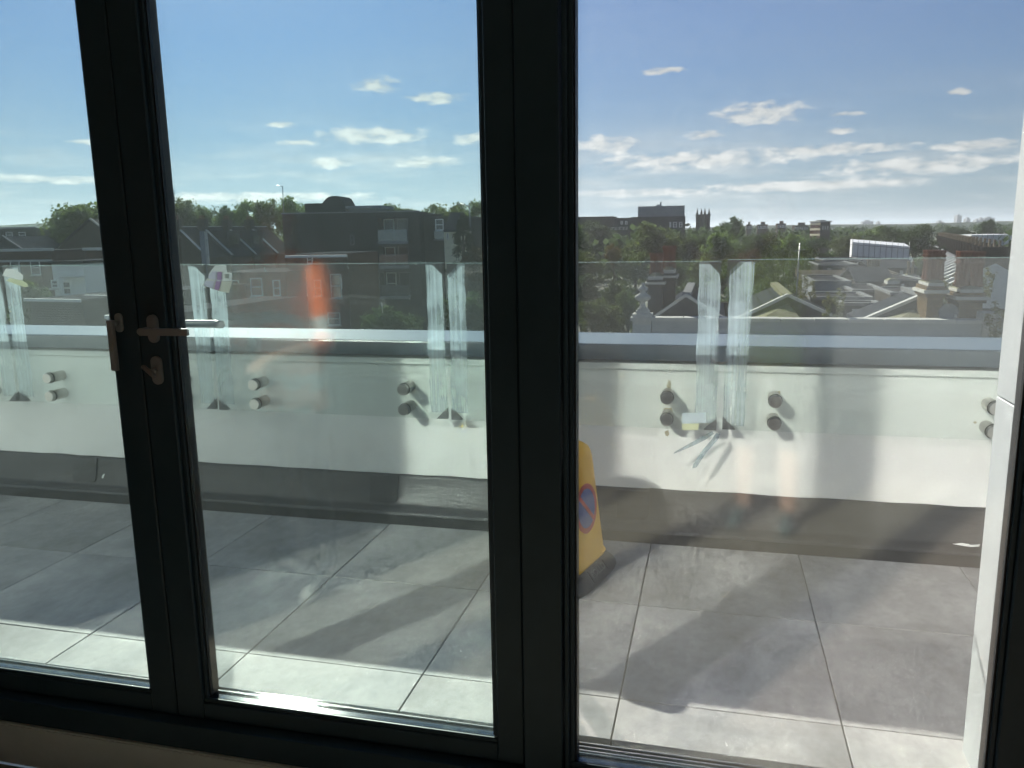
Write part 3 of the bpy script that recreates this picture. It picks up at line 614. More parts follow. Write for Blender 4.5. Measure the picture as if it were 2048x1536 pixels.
# ================================================================== the people in the room: they show only as faint reflections in the panes
M_skin = plain('skin', (0.48, 0.27, 0.19), 0.55); M_hair = plain('dark_hair', (0.03, 0.02, 0.015), 0.6)
M_hivis = plain('orange_high_visibility', (0.85, 0.16, 0.03), 0.7); M_lime = plain('lime_high_visibility', (0.45, 0.62, 0.05), 0.7)
M_navy = plain('navy_trousers', (0.025, 0.03, 0.045), 0.8); M_grey = plain('reflective_band', (0.5, 0.52, 0.52), 0.4)
M_shoe_w = plain('white_trainer', (0.62, 0.60, 0.55), 0.6); M_shoe_t = plain('teal_shoe', (0.06, 0.11, 0.11), 0.6); M_black = plain('black_cloth', (0.02, 0.02, 0.022), 0.8)
def person(label, loc, rz, handL, handR, mats, jacket=(0.86, 1.50), band=None, shoe=None, trouser_low=0.10):
    """one continuous skinned body, standing; handL and handR are wrist positions in the person's own space (facing +Y)"""
    V, E, Rr = [], [], []
    def v(p, r, par=None):
        V.append(p); Rr.append(r if isinstance(r, tuple) else (r, r))
        if par is not None: E.append((par, len(V)-1))
        return len(V)-1
    pel = v((0, 0, 0.94), (0.15, 0.11)); sp = v((0, -0.005, 1.12), (0.145, 0.10), pel); ch = v((0, 0, 1.32), (0.165, 0.115), sp); nk = v((0, 0.01, 1.49), 0.058, ch); hb = v((0, 0.03, 1.58), (0.070, 0.078), nk); v((0, 0.035, 1.67), (0.078, 0.095), hb); v((0, 0.03, 1.735), (0.06, 0.07), len(V)-1)
    for s in (-1, 1):
        h = v((s*0.095, 0, 0.88), 0.088, pel); k = v((s*0.11, 0.02, 0.50), 0.058, h); c = v((s*0.115, -0.01, 0.33), 0.056, k); a = v((s*0.12, -0.02, 0.085), 0.04, c); f = v((s*0.125, 0.07, 0.045), (0.042, 0.036), a); v((s*0.135, 0.185, 0.035), (0.04, 0.028), f)
        sh = v((s*0.185, 0, 1.42), 0.062, ch)
        w = Vector(handR if s > 0 else handL); S = Vector(V[sh]); d = w-S; mid = (S+w)/2; L_ = d.length
        bend = math.sqrt(max(0.0, 0.285**2-(L_/2)**2)) if L_ < 0.57 else 0.0
        el = mid+Vector((s*0.45, -0.35, -0.8)).normalized()*bend
        e = v(tuple(el), 0.046, sh); wr = v(tuple(w), 0.029, e)
        dd = (w-el).normalized(); pm = v(tuple(w+dd*0.055), (0.036, 0.018), wr)
        side = dd.cross(Vector((0, 0, 1))).normalized() if abs(dd.z) < 0.9 else Vector((1, 0, 0)); curl = Vector((0, 0.3, -1)).normalized() if abs(dd.z) < 0.9 else Vector((0, 1, 0))
        for q, ln in zip((-0.027, -0.009, 0.009, 0.027), (0.062, 0.075, 0.07, 0.055)):
            b_ = Vector(V[pm])+side*q; m_ = b_+dd*ln*0.55+curl*0.008
            r1 = v(tuple(b_+dd*0.02), 0.009, pm); r2 = v(tuple(m_), 0.0085, r1); v(tuple(m_+dd*ln*0.35+curl*0.022), 0.0075, r2)
        t1 = v(tuple(w+dd*0.03-side*0.042*s), 0.0105, wr); v(tuple(w+dd*0.062-side*0.055*s+curl*0.012), 0.009, t1)
    me = bpy.data.meshes.new('body'); me.from_pydata(V, E, [])
    o = bpy.data.objects.new('body', me); COL.objects.link(o)
    o.modifiers.new('skin', 'SKIN'); sv = me.skin_vertices[0].data
    for i, r in enumerate(Rr): sv[i].radius = r
    sv[0].use_root = True
    o.modifiers.new('sub', 'SUBSURF').levels = 2; o.modifiers['sub'].render_levels = 2
    dg = bpy.context.evaluated_depsgraph_get(); full = bpy.data.meshes.new_from_object(o.evaluated_get(dg)); bpy.data.objects.remove(o)
    for m_ in mats: full.materials.append(m_)             # skin, top, trousers, shoes, hair, band
    for pl in full.polygons:
        c = pl.center; pl.use_smooth = True; i = 0
        arm = abs(c.x) > 0.235 or (c.y > 0.16 and c.z > 0.9)
        hand = min((c-Vector(handL)).length, (c-Vector(handR)).length) < 0.15
        if c.z < 0.085 or (c.z < 0.11 and c.y > 0.03): i = 3
        elif c.z < jacket[0] and not arm: i = 2 if c.z > trouser_low else 0
        elif hand: i = 0
        elif c.z < jacket[1] or arm: i = 1
        elif c.z > 1.60 and (c.y < 0.045 or c.z > 1.705): i = 4
        if i == 1 and band and any(b0 < c.z < b1 for b0, b1 in band): i = 5
        pl.material_index = i
    r = empty('person', loc, rz, label, 'person'); link('body', full, None, r)
    # facial features: nose, ears, eyes, mouth
    MB().lathe([(0.0, 0.0), (0.014, 0.004), (0.012, 0.02), (0.005, 0.042), (0.0, 0.045)], (0, 0.128, 1.60), 10).build('nose', M_skin, r)
    for s in (-1, 1):
        MB().lathe([(0.0, -0.028), (0.010, -0.018), (0.013, 0.0), (0.012, 0.018), (0.0, 0.03)], (s*0.078, 0.025, 1.635), 8).build('ear', M_skin, r)
        MB().lathe([(0.0, -0.009), (0.010, -0.005), (0.012, 0.0), (0.010, 0.005), (0.0, 0.009)], (s*0.031, 0.118, 1.645), 8).build('eye', M_hair, r)
    MB().box(-0.024, 0.024, 0.112, 0.122, 1.568, 1.574).build('mouth', M_hair, r)
    return r
person('person in orange high-visibility jacket and dark trousers, reflected in the middle door leaf', (-1.77, 0.55, RZ0), R(8), (-0.235, 0.12, 0.97), (0.20, 0.33, 1.10),
       [M_skin, M_hivis, M_navy, M_shoe_w, M_hair, M_grey], (0.84, 1.50), [(0.93, 0.985), (1.18, 1.235)])
pb = person('person in lime vest and teal shoes holding up a phone, reflected in the fixed window', (0.30, -0.66, RZ0), R(14), (-0.24, 0.50, 1.44), (-0.09, 0.52, 1.44),
       [M_skin, M_lime, M_black, M_shoe_t, M_hair, M_grey], (0.88, 1.48), [(1.05, 1.10)], trouser_low=0.42)
ph = box('phone', M_gasket, None, -0.036, 0.036, -0.004, 0.004, -0.075, 0.075, 0.003, 2); ph.location = (0.01, -0.035, CAM_H-0.045)
ph.rotation_euler = (R(-10.6), 0, R(14.1)); tag(ph, 'black phone held up in front of the person in the lime vest', 'phone')

# ================================================================== the town beyond
import numpy as np
ZG = -12.2
M_ground = noise_mat('rough_ground', (0.05, 0.06, 0.03), (0.10, 0.10, 0.07), 0.05, 0.95, 6)
g = MB().add([(-9000, 3.99, ZG), (9000, 3.99, ZG), (9000, 12000, ZG), (-9000, 12000, ZG)], [(0, 1, 2, 3)]).build('ground', M_ground, None, fix=False)
tag(g, 'ground of gardens and streets between the houses', kind='structure')

def brick_mat(name, c1, c2, mortar, scale=1.0, rough=0.9, rnd=0.08):
    m, nt, b = new_mat(name); N, L = nt.nodes, nt.links
    tc = N.new('ShaderNodeTexCoord'); sp = N.new('ShaderNodeSeparateXYZ'); L.new(tc.outputs['Object'], sp.inputs[0])
    ad = N.new('ShaderNodeMath'); ad.operation = 'ADD'; L.new(sp.outputs[0], ad.inputs[0]); L.new(sp.outputs[1], ad.inputs[1])
    cb = N.new('ShaderNodeCombineXYZ'); L.new(ad.outputs[0], cb.inputs[0]); L.new(sp.outputs[2], cb.inputs[1])
    bt = N.new('ShaderNodeTexBrick'); bt.inputs['Scale'].default_value = scale; bt.inputs['Brick Width'].default_value = 0.225; bt.inputs['Row Height'].default_value = 0.075
    bt.inputs['Mortar Size'].default_value = 0.014; bt.inputs['Color1'].default_value = (*c1, 1); bt.inputs['Color2'].default_value = (*c2, 1); bt.inputs['Mortar'].default_value = (*mortar, 1); bt.inputs['Bias'].default_value = -0.1
    L.new(cb.outputs[0], bt.inputs['Vector'])
    nz = N.new('ShaderNodeTexNoise'); nz.inputs['Scale'].default_value = 0.9; nz.inputs['Detail'].default_value = 6; L.new(tc.outputs['Object'], nz.inputs['Vector'])
    mr = N.new('ShaderNodeMapRange'); mr.inputs['To Min'].default_value = 0.6; mr.inputs['To Max'].default_value = 1.35; L.new(nz.outputs['Fac'], mr.inputs['Value'])
    hs = N.new('ShaderNodeHueSaturation'); L.new(mr.outputs[0], hs.inputs['Value']); L.new(bt.outputs['Color'], hs.inputs['Color']); L.new(hs.outputs[0], b.inputs['Base Color'])
    bp = N.new('ShaderNodeBump'); bp.inputs['Strength'].default_value = 0.6; bp.inputs['Distance'].default_value = 0.02; bp.invert = True; L.new(bt.outputs['Fac'], bp.inputs['Height']); L.new(bp.outputs[0], b.inputs['Normal'])
    b.inputs['Roughness'].default_value = rough; b.inputs['Specular IOR Level'].default_value = 0.0
    return m
def slate_mat(name, c1, c2, row=0.22, width=0.3, rough=0.6):
    m = brick_mat(name, c1, c2, tuple(v*0.45 for v in c1), 1.0, rough)
    bt = [n for n in m.node_tree.nodes if n.type == 'TEX_BRICK'][0]
    bt.inputs['Row Height'].default_value = row; bt.inputs['Brick Width'].default_value = width; bt.inputs['Mortar Size'].default_value = 0.018
    return m
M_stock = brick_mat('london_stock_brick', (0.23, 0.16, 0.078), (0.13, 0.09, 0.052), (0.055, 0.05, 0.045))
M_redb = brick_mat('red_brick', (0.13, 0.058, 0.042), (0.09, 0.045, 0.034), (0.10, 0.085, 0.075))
M_darkb = brick_mat('dark_brick', (0.085, 0.070, 0.055), (0.055, 0.048, 0.042), (0.06, 0.055, 0.05))  # dark brown brick for walls, tower and stacks
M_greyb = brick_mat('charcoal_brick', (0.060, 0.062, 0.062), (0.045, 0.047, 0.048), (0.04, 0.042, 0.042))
M_slate = slate_mat('slate_roof', (0.050, 0.056, 0.068), (0.038, 0.043, 0.053))
M_tileroof = slate_mat('concrete_tile_roof', (0.095, 0.085, 0.072), (0.070, 0.062, 0.054), 0.35, 0.33, 0.8)
M_lichen = noise_mat('lichened_cement_tile', (0.15, 0.15, 0.09), (0.28, 0.27, 0.20), 3, 0.9, 8, 0.5, 20, spec=0.0)
M_stucco = noise_mat('grey_stucco', (0.30, 0.32, 0.33), (0.42, 0.44, 0.44), 1.2, 0.85, 8, 0.2, 20, contrast=(0.25, 0.7), spec=0.0)
M_stone = noise_mat('weathered_stone', (0.36, 0.355, 0.33), (0.56, 0.55, 0.51), 5, 0.85, 8, 0.3, 30, spec=0.0)
M_white = noise_mat('white_stucco', (0.62, 0.62, 0.59), (0.74, 0.74, 0.71), 1.5, 0.8, 6, spec=0.0)
M_cream = noise_mat('cream_stucco', (0.60, 0.55, 0.40), (0.68, 0.63, 0.48), 2, 0.8, spec=0.0)
M_copel = noise_mat('pale_coping', (0.42, 0.42, 0.40), (0.56, 0.56, 0.53), 3, 0.85, spec=0.0)
M_copel_d = noise_mat('dark_coping', (0.15, 0.155, 0.16), (0.26, 0.265, 0.265), 3, 0.85, spec=0.0)  # darker grey version of the pale coping
M_felt = noise_mat('felt_and_gable_shade', (0.035, 0.037, 0.042), (0.06, 0.06, 0.065), 1.5, 0.9, 6, spec=0.0)  # felt roofs; its dark tone also paints the shade on the stucco gables
M_terra = noise_mat('terracotta_pot', (0.14, 0.065, 0.045), (0.20, 0.10, 0.07), 6, 0.85, spec=0.0)
M_pot_buff = noise_mat('buff_pot', (0.26, 0.20, 0.13), (0.34, 0.27, 0.19), 6, 0.85, spec=0.0)
M_pane = plain('far_window_glass', (0.02, 0.025, 0.03), 0.06, 0, 0.8)
M_wframe = plain('white_window_frame', (0.66, 0.66, 0.64), 0.5)
M_zinc = noise_mat('grey_zinc', (0.20, 0.215, 0.235), (0.28, 0.295, 0.315), 1, 0.6, 4, spec=0.05)
M_far = noise_mat('far_concrete', (0.16, 0.17, 0.18), (0.24, 0.25, 0.26), 0.05, 0.8, 3)
M_sheet = noise_mat('white_scaffold_sheet', (0.62, 0.63, 0.65), (0.78, 0.79, 0.80), 1.2, 0.6, 6, 0.4, 3)
M_tube = plain('scaffold_tube', (0.22, 0.22, 0.23), 0.4, 0.6)
M_balg = glass_mat('balcony_glass', 0.10, (0.55, 0.62, 0.66), 0.15)

class Plan:
    """a building standing with its front plane through the photograph's point (px, Y) turned by rz; children are given in its own space"""
    def __init__(s, name, px, Y, rz, label, cat, group=None, zb=ZG):
        o = at(px, 470, Y); s.o = Vector((o.x, o.y, zb)); s.rz = rz; s.zb = zb
        s.d = Vector((math.cos(rz), math.sin(rz), 0)); s.n = Vector((-math.sin(rz), math.cos(rz), 0))
        s.root = empty(name, s.o, rz, label, cat, group)
    def uz(s, px, py, v=0.0):
        dr = RT*((px-1024)/FPX) - UP*((py-768)/FPX) + FW; q = s.o+s.n*v
        t = (q-CAM).dot(s.n)/dr.dot(s.n); P = CAM+dr*t
        return (P-s.o).dot(s.d), P.z-s.zb
    def box(s, name, mat, u0, u1, v0, v1, z0, z1, parent=None, bevel=0.0):
        return MB().box(u0, u1, v0, v1, z0, z1).build(name, mat, parent or s.root, bevel)
    def pxbox(s, name, mat, pl, pt, pr, pb, v0, v1, parent=None, z0=None):
        u0, z1 = s.uz(pl, pt, v0); u1, _ = s.uz(pr, pt, v0); _, zz = s.uz((pl+pr)/2, pb, v0)
        return s.box(name, mat, u0, u1, v0, v1, zz if z0 is None else z0, z1, parent)
    def window(s, u0, u1, z0, z1, v=0.0, frame=0.07, mat=None, bars=1, sill=True):
        f = MB(); fm = mat or M_wframe
        f.box(u0, u1, v-0.05, v+0.03, z1-frame, z1); f.box(u0, u1, v-0.05, v+0.03, z0, z0+frame)
        f.box(u0, u0+frame, v-0.05, v+0.03, z0+frame, z1-frame); f.box(u1-frame, u1, v-0.05, v+0.03, z0+frame, z1-frame)
        if bars: f.box(u0+frame, u1-frame, v-0.045, v+0.025, (z0+z1)/2-frame*0.4, (z0+z1)/2+frame*0.4)
        w = f.build('window', fm, s.root)
        MB().box(u0+frame*0.5, u1-frame*0.5, v-0.012, v+0.028, z0+frame*0.5, z1-frame*0.5).build('pane', M_pane, w)
        if sill: MB().box(u0-0.08, u1+0.08, v-0.14, v-0.051, z0-0.10, z0-0.002).build('sill', M_copel, w)
        return w
    def pxwin(s, pl, pt, pr, pb, v=0.0, **k):
        u0, z1 = s.uz(pl, pt, v); u1, _ = s.uz(pr, pt, v); _, z0 = s.uz((pl+pr)/2, pb, v)
        return s.window(u0, u1, z0, z1, v, **k)
def gable_roof(mb, u0, u1, v0, v1, ze, zr, th=0.15, along='u', over=0.2):
    """two pitched slabs, ridge along u or v"""
    if along == 'u':
        vm = (v0+v1)/2; prof = [(v0-over, ze-over*(zr-ze)/(vm-v0)), (vm, zr), (v1+over, ze-over*(zr-ze)/(vm-v0)), (v1+over, ze-over*(zr-ze)/(vm-v0)+th), (vm, zr+th), (v0-over, ze-over*(zr-ze)/(vm-v0)+th)]
        mb.prism(prof, 'x', u0, u1)
    else:
        um = (u0+u1)/2; k = over*(zr-ze)/(um-u0); prof = [(u0-over, ze-k), (um, zr), (u1+over, ze-k), (u1+over, ze-k+th), (um, zr+th), (u0-over, ze-k+th)]
        mb.prism(prof, 'y', v0, v1)
    return mb
pot_mesh = {}
def pots(parent, pts, z, h=0.75, r=0.13, mat=None, kind='plain'):
    key = (kind, round(h, 2), round(r, 2), (mat or M_terra).name)
    if key not in pot_mesh:
        if kind == 'crown': prof = [(r*1.1, 0), (r*1.1, h*0.08), (r*0.85, h*0.12), (r*0.72, h*0.62), (r*1.15, h*0.66), (r*1.15, h*0.70), (r*0.75, h*0.73), (r*1.12, h*0.80), (r*1.12, h*0.84), (r*0.75, h*0.87), (r*1.1, h*0.94), (r*1.05, h), (r*0.6, h), (r*0.6, h*0.9)]
        else: prof = [(r*1.1, 0), (r*1.05, h*0.08), (r*0.85, h*0.2), (r*0.78, h*0.8), (r*1.0, h*0.86), (r*1.0, h), (r*0.65, h), (r*0.65, h*0.85)]
        pot_mesh[key] = MB().lathe(prof, (0, 0, 0), 10).mesh('chimney_pot')
        pot_mesh[key].materials.append(mat or M_terra)
    for (x, y) in pts: link('chimney_pot', pot_mesh[key], None, parent, (x, y, z))

# ------------------------------------------------------------------ neighbour house across the gap: stucco parapet, urn finial, brick stacks
YN = 27.0
nb = Plan('terraced_house', 1268, YN, 0.0, 'grey stucco parapet front with coping and three butterfly roofs behind, just beyond our parapet', 'house')
u1, zt = nb.uz(2060, 647); _, zt0 = nb.uz(1320, 634)
HT = zt0
nb.box('parapet_front', M_stucco, 0.62, u1, 0.0, 0.35, 0, HT-0.12)
n = 11; w = (u1-0.62)/n
for k in range(n): nb.box('coping_stone', M_copel, 0.62+k*w+0.012, 0.62+(k+1)*w-0.012, -0.10, 0.45, HT-0.118, HT-random.uniform(0.0, 0.02))
nb.box('string_course', M_stucco, 0.62, u1, -0.06, -0.001, HT-0.62, HT-0.52)
nb.box('corner_pier', M_stucco, 0.0, 0.60, -0.12, 0.48, 0, HT-0.25)
mb = MB()
for (h0, h1, e) in ((-0.25, -0.12, 0.0), (-0.12, 0.0, 0.07), (0.0, 0.10, 0.02)): mb.box(-e, 0.60+e, -0.12-e, 0.48+e, HT+h0+0.002, HT+h1)
mb.build('pier_cap', M_stone, nb.root)
nb.box('far_wall', M_darkb, 0.62, u1, 9.0, 9.3, 0, HT-0.3)
def party(px_apex, y_apex, px_a, px_b, mat, v0, v1, name):    # a gable shaped roof, ridge running back
    ua, za = nb.uz(px_apex, y_apex, v0); u0, _ = nb.uz(px_a, 640, v0); u2, _ = nb.uz(px_b, 640, v0); zb = HT-0.35
    mb = MB(); mb.prism([(u0, zb), (ua, za-0.1), (u2, zb), (u2, zb-0.3), (u0, zb-0.3)], 'y', v0+0.3, v1); mb.build(name, mat, nb.root)
    for (a, za_, b, zb_) in ((u0, zb, ua, za), (ua, za, u2, zb)):
        mm = MB(); mm.bar((a, v0+0.18, za_+0.02), (b, v0+0.18, zb_+0.02), 0.30, 0.10); mm.build('verge_coping', M_copel, nb.root)
    mm = MB(); mm.prism([(u0, zb-0.3), (u0, zb), (ua, za-0.03), (u2, zb), (u2, zb-0.3)], 'y', v0+0.05, v0+0.29); mm.build('gable_wall', M_felt, nb.root)  # stucco gable in shade; the shade is put in as the dark felt colour
    mm = MB(); mm.bar((ua, v0+0.30, za-0.02), (ua, v1, za-0.02), 0.32, 0.14); mm.build('ridge_capping', M_lichen if px_apex == 1576 else M_copel_d, nb.root)
party(1372, 592, 1300, 1452, M_slate, 2.2, 8.9, 'pitched_roof')
party(1576, 592, 1470, 1690, M_slate, 2.2, 8.9, 'pitched_roof')
party(1852, 590, 1722, 1985, M_slate, 2.2, 5.2, 'pitched_roof')
# cement apron in front of the middle and right gables, lit from the left
for (pa, ya, pb, yb, pc) in ((1500, 636, 1578, 606, 1612), (1770, 640, 1838, 614, 1842)):
    a_, za_ = nb.uz(pa, ya, 0.6); b_, zb_ = nb.uz(pb, yb, 2.3); c_, _ = nb.uz(pc, ya, 0.6)
    mb = MB(); mb.add([(a_, 0.46, HT-0.30), (c_, 0.46, HT-0.30), (b_, 2.42, zb_-nb.zb*0), (a_, 2.42, HT-0.25), (a_, 0.46, HT-0.6), (c_, 0.46, HT-0.6), (b_, 2.42, HT-0.6), (a_, 2.42, HT-0.6)], [(0, 1, 2, 3), (7, 6, 5, 4), (0, 4, 5, 1), (1, 5, 6, 2), (2, 6, 7, 3), (3, 7, 4, 0)])
    mb.build('cement_apron', M_lichen, nb.root)
# urn finial on the corner pier: a thing that stands on it
fx = nb.o.x+0.30; fz = nb.zb+HT+0.102
fin = empty('stone_finial', (fx, nb.o.y+0.18, fz), 0, 'pale stone urn finial on the corner pier left of the brick chimneys', 'finial')
mb = MB(); mb.box(-0.22, 0.22, -0.22, 0.22, 0.0, 0.10); mb.box(-0.17, 0.17, -0.17, 0.17, 0.101, 0.17); mb.build('plinth', M_stone, fin, 0.01)
MB().lathe([(0.16, 0.171), (0.10, 0.23), (0.075, 0.34), (0.09, 0.38), (0.25, 0.47), (0.27, 0.55), (0.24, 0.60), (0.12, 0.66), (0.09, 0.72), (0.16, 0.78), (0.15, 0.84), (0.06, 0.92), (0.03, 1.0), (0.0, 1.04)], (0, 0, 0), 18).build('urn', M_stone, fin)
def stack(px_l, px_r, y_top, Y, depth, label, mat, steps, potlist, pot_kind='plain', pot_h=0.7, pot_mat=None, y_base=645, pot_r=0.13, loc_rz=0.0):
    """chimney stack: shaft, corbelled courses, flaunching and pots"""
    a = at(px_l, y_top, Y); b = at(px_r, y_top, Y); zb = at(px_l, y_base, Y).z-1.2
    wdt = b.x-a.x; top = a.z-zb
    r = empty('chimney_stack', (a.x, Y, zb), loc_rz, label, 'chimney', 'brick chimney stacks')
    MB().box(0, wdt, 0, depth, 0, top-0.36).build('shaft', mat, r)
    for k, (e, h0, h1) in enumerate(steps): MB().box(-e, wdt+e, -e, depth+e, top-h0+0.001, top-h1).build('corbel_course', mat if k % 2 == 0 else M_stone, r)
    mb = MB(); mb.add([(0, 0, top), (wdt, 0, top), (wdt, depth, top), (0, depth, top), (wdt*.3, depth*.2, top+0.12), (wdt*.7, depth*.2, top+0.12), (wdt*.7, depth*.8, top+0.12), (wdt*.3, depth*.8, top+0.12)], [(3, 2, 1, 0), (4, 5, 6, 7), (0, 1, 5, 4), (1, 2, 6, 5), (2, 3, 7, 6), (3, 0, 4, 7)]); mb.build('flaunching', M_lichen, r)
    pots(r, [(wdt*x, depth*y) for x, y in potlist], top+0.05, pot_h, pot_r, pot_mat, pot_kind)
    return r
ST = ((0.05, 0.36, 0.28), (0.10, 0.28, 0.20), (0.05, 0.20, 0.12), (0.0, 0.12, 0.0))
stack(1296, 1325, 553, 29.3, 1.1, 'dark brick chimney stack directly behind the stone urn finial', M_darkb, ST, [(0.3, .5), (0.72, .5)], 'plain', 0.75, M_terra, pot_r=0.15)
stack(1323, 1350, 540, 29.9, 1.1, 'taller dark brick chimney stack to the right of the urn finial', M_darkb, ST, [(0.3, .5), (0.72, .5)], 'plain', 0.8, M_terra, pot_r=0.15)
stack(1857, 1889, 566, 27.75, 1.3, 'yellow and brown brick chimney stack left of the satellite dish', M_stock, ((0.08, 0.42, 0.32), (0.14, 0.32, 0.22), (0.06, 0.22, 0.10), (0.0, 0.10, 0.0)), [(0.10, .25), (0.38, .25), (0.62, .25), (0.9, .25), (0.25, .75), (0.7, .75)], 'crown', 0.95, M_terra, 648, 0.11)
stack(1921, 1968, 579, 27.6, 1.3, 'broad brick chimney stack right of the satellite dish', M_stock, ((0.08, 0.42, 0.32), (0.14, 0.32, 0.22), (0.06, 0.22, 0.10), (0.0, 0.10, 0.0)), [(0.10, .25), (0.34, .25), (0.66, .25), (0.9, .25), (0.25, .75), (0.7, .75)], 'crown', 1.1, M_terra, 648, 0.12)
# pier and parcels of stone at the far right of the parapet
nb.pxbox('end_pier', M_stone, 1968, 626, 2040, 660, -0.10, 0.6, z0=HT-0.9)
# satellite dish
dp = at(1897, 624, 27.4); dish = empty('satellite_dish', tuple(dp), R(20), 'dark grey oval satellite dish between the two right chimney stacks', 'satellite dish')
rows = []
for i in range(7):
    rr = 0.33*i/6
    rows.append([(rr*math.cos(2*math.pi*k/20), -0.12*(1-(rr/0.33)**2)*-1, 0.8*rr*math.sin(2*math.pi*k/20)) for k in range(21)])
M_dish = plain('dish_grey', (0.17, 0.185, 0.20), 0.5)
MB().grid(rows, True).build('reflector', M_dish, dish, fix=False)
MB().tube([(0, 0.1, -0.1), (0, 0.35, -0.3), (0, 0.35, -0.8)], 0.025, 8).build('mount', M_tube, dish)
MB().tube([(0, -0.0, -0.25), (0, -0.35, -0.12)], 0.015, 6).build('feed_arm', M_tube, dish); MB().lathe([(0.0, 0), (0.035, 0.01), (0.035, 0.09), (0.0, 0.1)], (0, -0.36, -0.15), 10).build('receiver', M_copel, dish)
# thin aerial mast
a, b = at(1590, 600, 33), at(1600, 486, 33)
am = empty('aerial_mast', (a.x, 33, a.z-1.5), 0, 'thin leaning grey aerial mast standing above the middle roof ridge', 'mast')
mb = MB(); mb.tube([(0, 0, 0), (b.x-a.x, 0, b.z-a.z+1.5)], [0.035, 0.022], 8); mb.build('pole', M_tube, am)
mb = MB(); top = Vector((b.x-a.x, 0, b.z-a.z+1.5)); mb.bar(top+Vector((-0.25, -0.1, -0.3)), top+Vector((0.25, 0.1, -0.25)), 0.02); mb.build('cross_arm', M_tube, am)

# ------------------------------------------------------------------ backs of the terrace further down the street (behind the right pane)
def rear(px_l, px_r, y_top, Y, D, label, mat, roof=None, wins=(), cop=True, slope=0.0, gable=None):
    pl = Plan('rear_extension', px_l, Y, 0.0, label, 'house', 'backs of the next terraces')
    u1, z1 = pl.uz(px_r, y_top); u0 = 0.0
    pl.box('wall', mat, u0, u1, 0, D, 0, z1)
    if roof == 'flat':
        pl.box('felt_roof', M_felt, u0+0.2, u1-0.2, 0.22, D-0.2, z1+0.002, z1+0.05)
        for (a, b, c, d) in ((u0-.04, u1+.04, -.05, .2), (u0-.04, u1+.04, D-.18, D+.05), (u0-.04, u0+.18, .201, D-.181), (u1-.18, u1+.04, .201, D-.181)): pl.box('coping', M_copel_d, a, b, c, d, z1+0.003, z1+0.12)
    elif roof == 'lean':
        slope = at((px_l+px_r)/2, slope, Y+D).z-ZG-z1
        mb = MB(); mb.prism([(-0.15, z1), (D, z1+slope), (D, z1+slope+0.12), (-0.15, z1+0.12)], 'x', u0-0.1, u1+0.1); mb.build('lean_to_roof', M_tileroof, pl.root)
        pl.box('gutter', M_copel, u0-0.1, u1+0.1, -0.27, -0.16, z1-0.04, z1+0.06)
        for uu in (u0-0.25, u1+0.101): 
            mb = MB(); mb.prism([(-0.2, z1-0.3), (D+0.1, z1+slope-0.3), (D+0.1, z1+slope+0.25), (-0.2, z1+0.25)], 'x', uu, uu+0.15); mb.build('party_parapet', M_darkb, pl.root)
    elif roof == 'gable':
        gable_roof(MB(), u0, u1, 0, D, z1, z1+slope, along='u').build('pitched_roof', M_slate, pl.root)
    for (a, b, c, d) in wins: pl.pxwin(a, b, c, d, 0.0, frame=0.08)
    return pl
rear(1628, 1745, 600, 34.5, 3.0, 'low dark wall with pale coping below the middle gardens', M_darkb, 'flat')
rear(1690, 1762, 612, 33.0, 1.2, 'lower grey brick wall behind the neighbour parapet with pale coping', M_greyb, 'flat', ((1704, 618, 1716, 628),))
rear(1632, 1702, 566, 47, 6.0, 'plain grey rendered end wall with stepped coping', M_zinc, 'flat')
rear(1622, 1712, 564, 58, 7.0, 'brown tiled lean-to roof above the plain grey end wall', M_darkb, 'lean', (), slope=543)
rear(1640, 1716, 531, 78, 8.0, 'long flat roofed rear block with pale coping in mid distance', M_greyb, 'flat', ((1655, 537, 1662, 544), (1684, 537, 1691, 544)))
rear(1650, 1730, 521, 98, 8.0, 'flat roofed block right behind the balustrade top edge', M_darkb, 'flat')
rear(1712, 1776, 584, 44, 5.0, 'dark felt roofed extension with white framed windows', M_darkb, 'flat', ((1716, 588, 1724, 600), (1728, 588, 1736, 600)))
rear(1716, 1790, 566, 52, 6.0, 'slate roofed extension between two chimney stacks', M_darkb, 'gable', ((1722, 569, 1730, 578),), slope=0.7)
rear(1724, 1800, 557, 64, 6.0, 'brick extension with lean-to roof behind slate roofed one', M_stock, 'lean', (), slope=545)
rear(1742, 1834, 538, 80, 8.0, 'slate roofed rear house under the wrapped scaffold', M_darkb, 'gable', ((1770, 541, 1776, 548), (1800, 541, 1806, 548)), slope=0.6)
rear(1790, 1846, 590, 40, 4.0, 'dark brick yard building with white framed rooflight', M_darkb, 'flat', ((1800, 582, 1822, 600),))
rear(1778, 1850, 562, 56, 6.0, 'flat roofed extension with pale edges left of the brick stacks', M_greyb, 'flat', ((1800, 568, 1808, 576),))
STF = ((0.06, 0.30, 0.16), (0.0, 0.16, 0.0))
stack(1735, 1762, 549, 57, 0.9, 'dark chimney stack with tall pots in mid distance left of a plain stack', M_greyb, STF, [(0.18, .5), (0.5, .5), (0.82, .5)], 'plain', 0.9, M_pot_buff, 600, 0.16)
stack(1775, 1800, 562, 45, 0.9, 'plain grey brick chimney stack without pots in the middle gardens', M_darkb, STF, [], 'plain', 0.6, M_pot_buff, 610)
stack(1811, 1836, 551, 61, 0.9, 'dark chimney stack with two thin pots left of the yellow brick stack', M_greyb, STF, [(0.3, .5), (0.68, .5)], 'plain', 0.9, M_pot_buff, 600, 0.10)

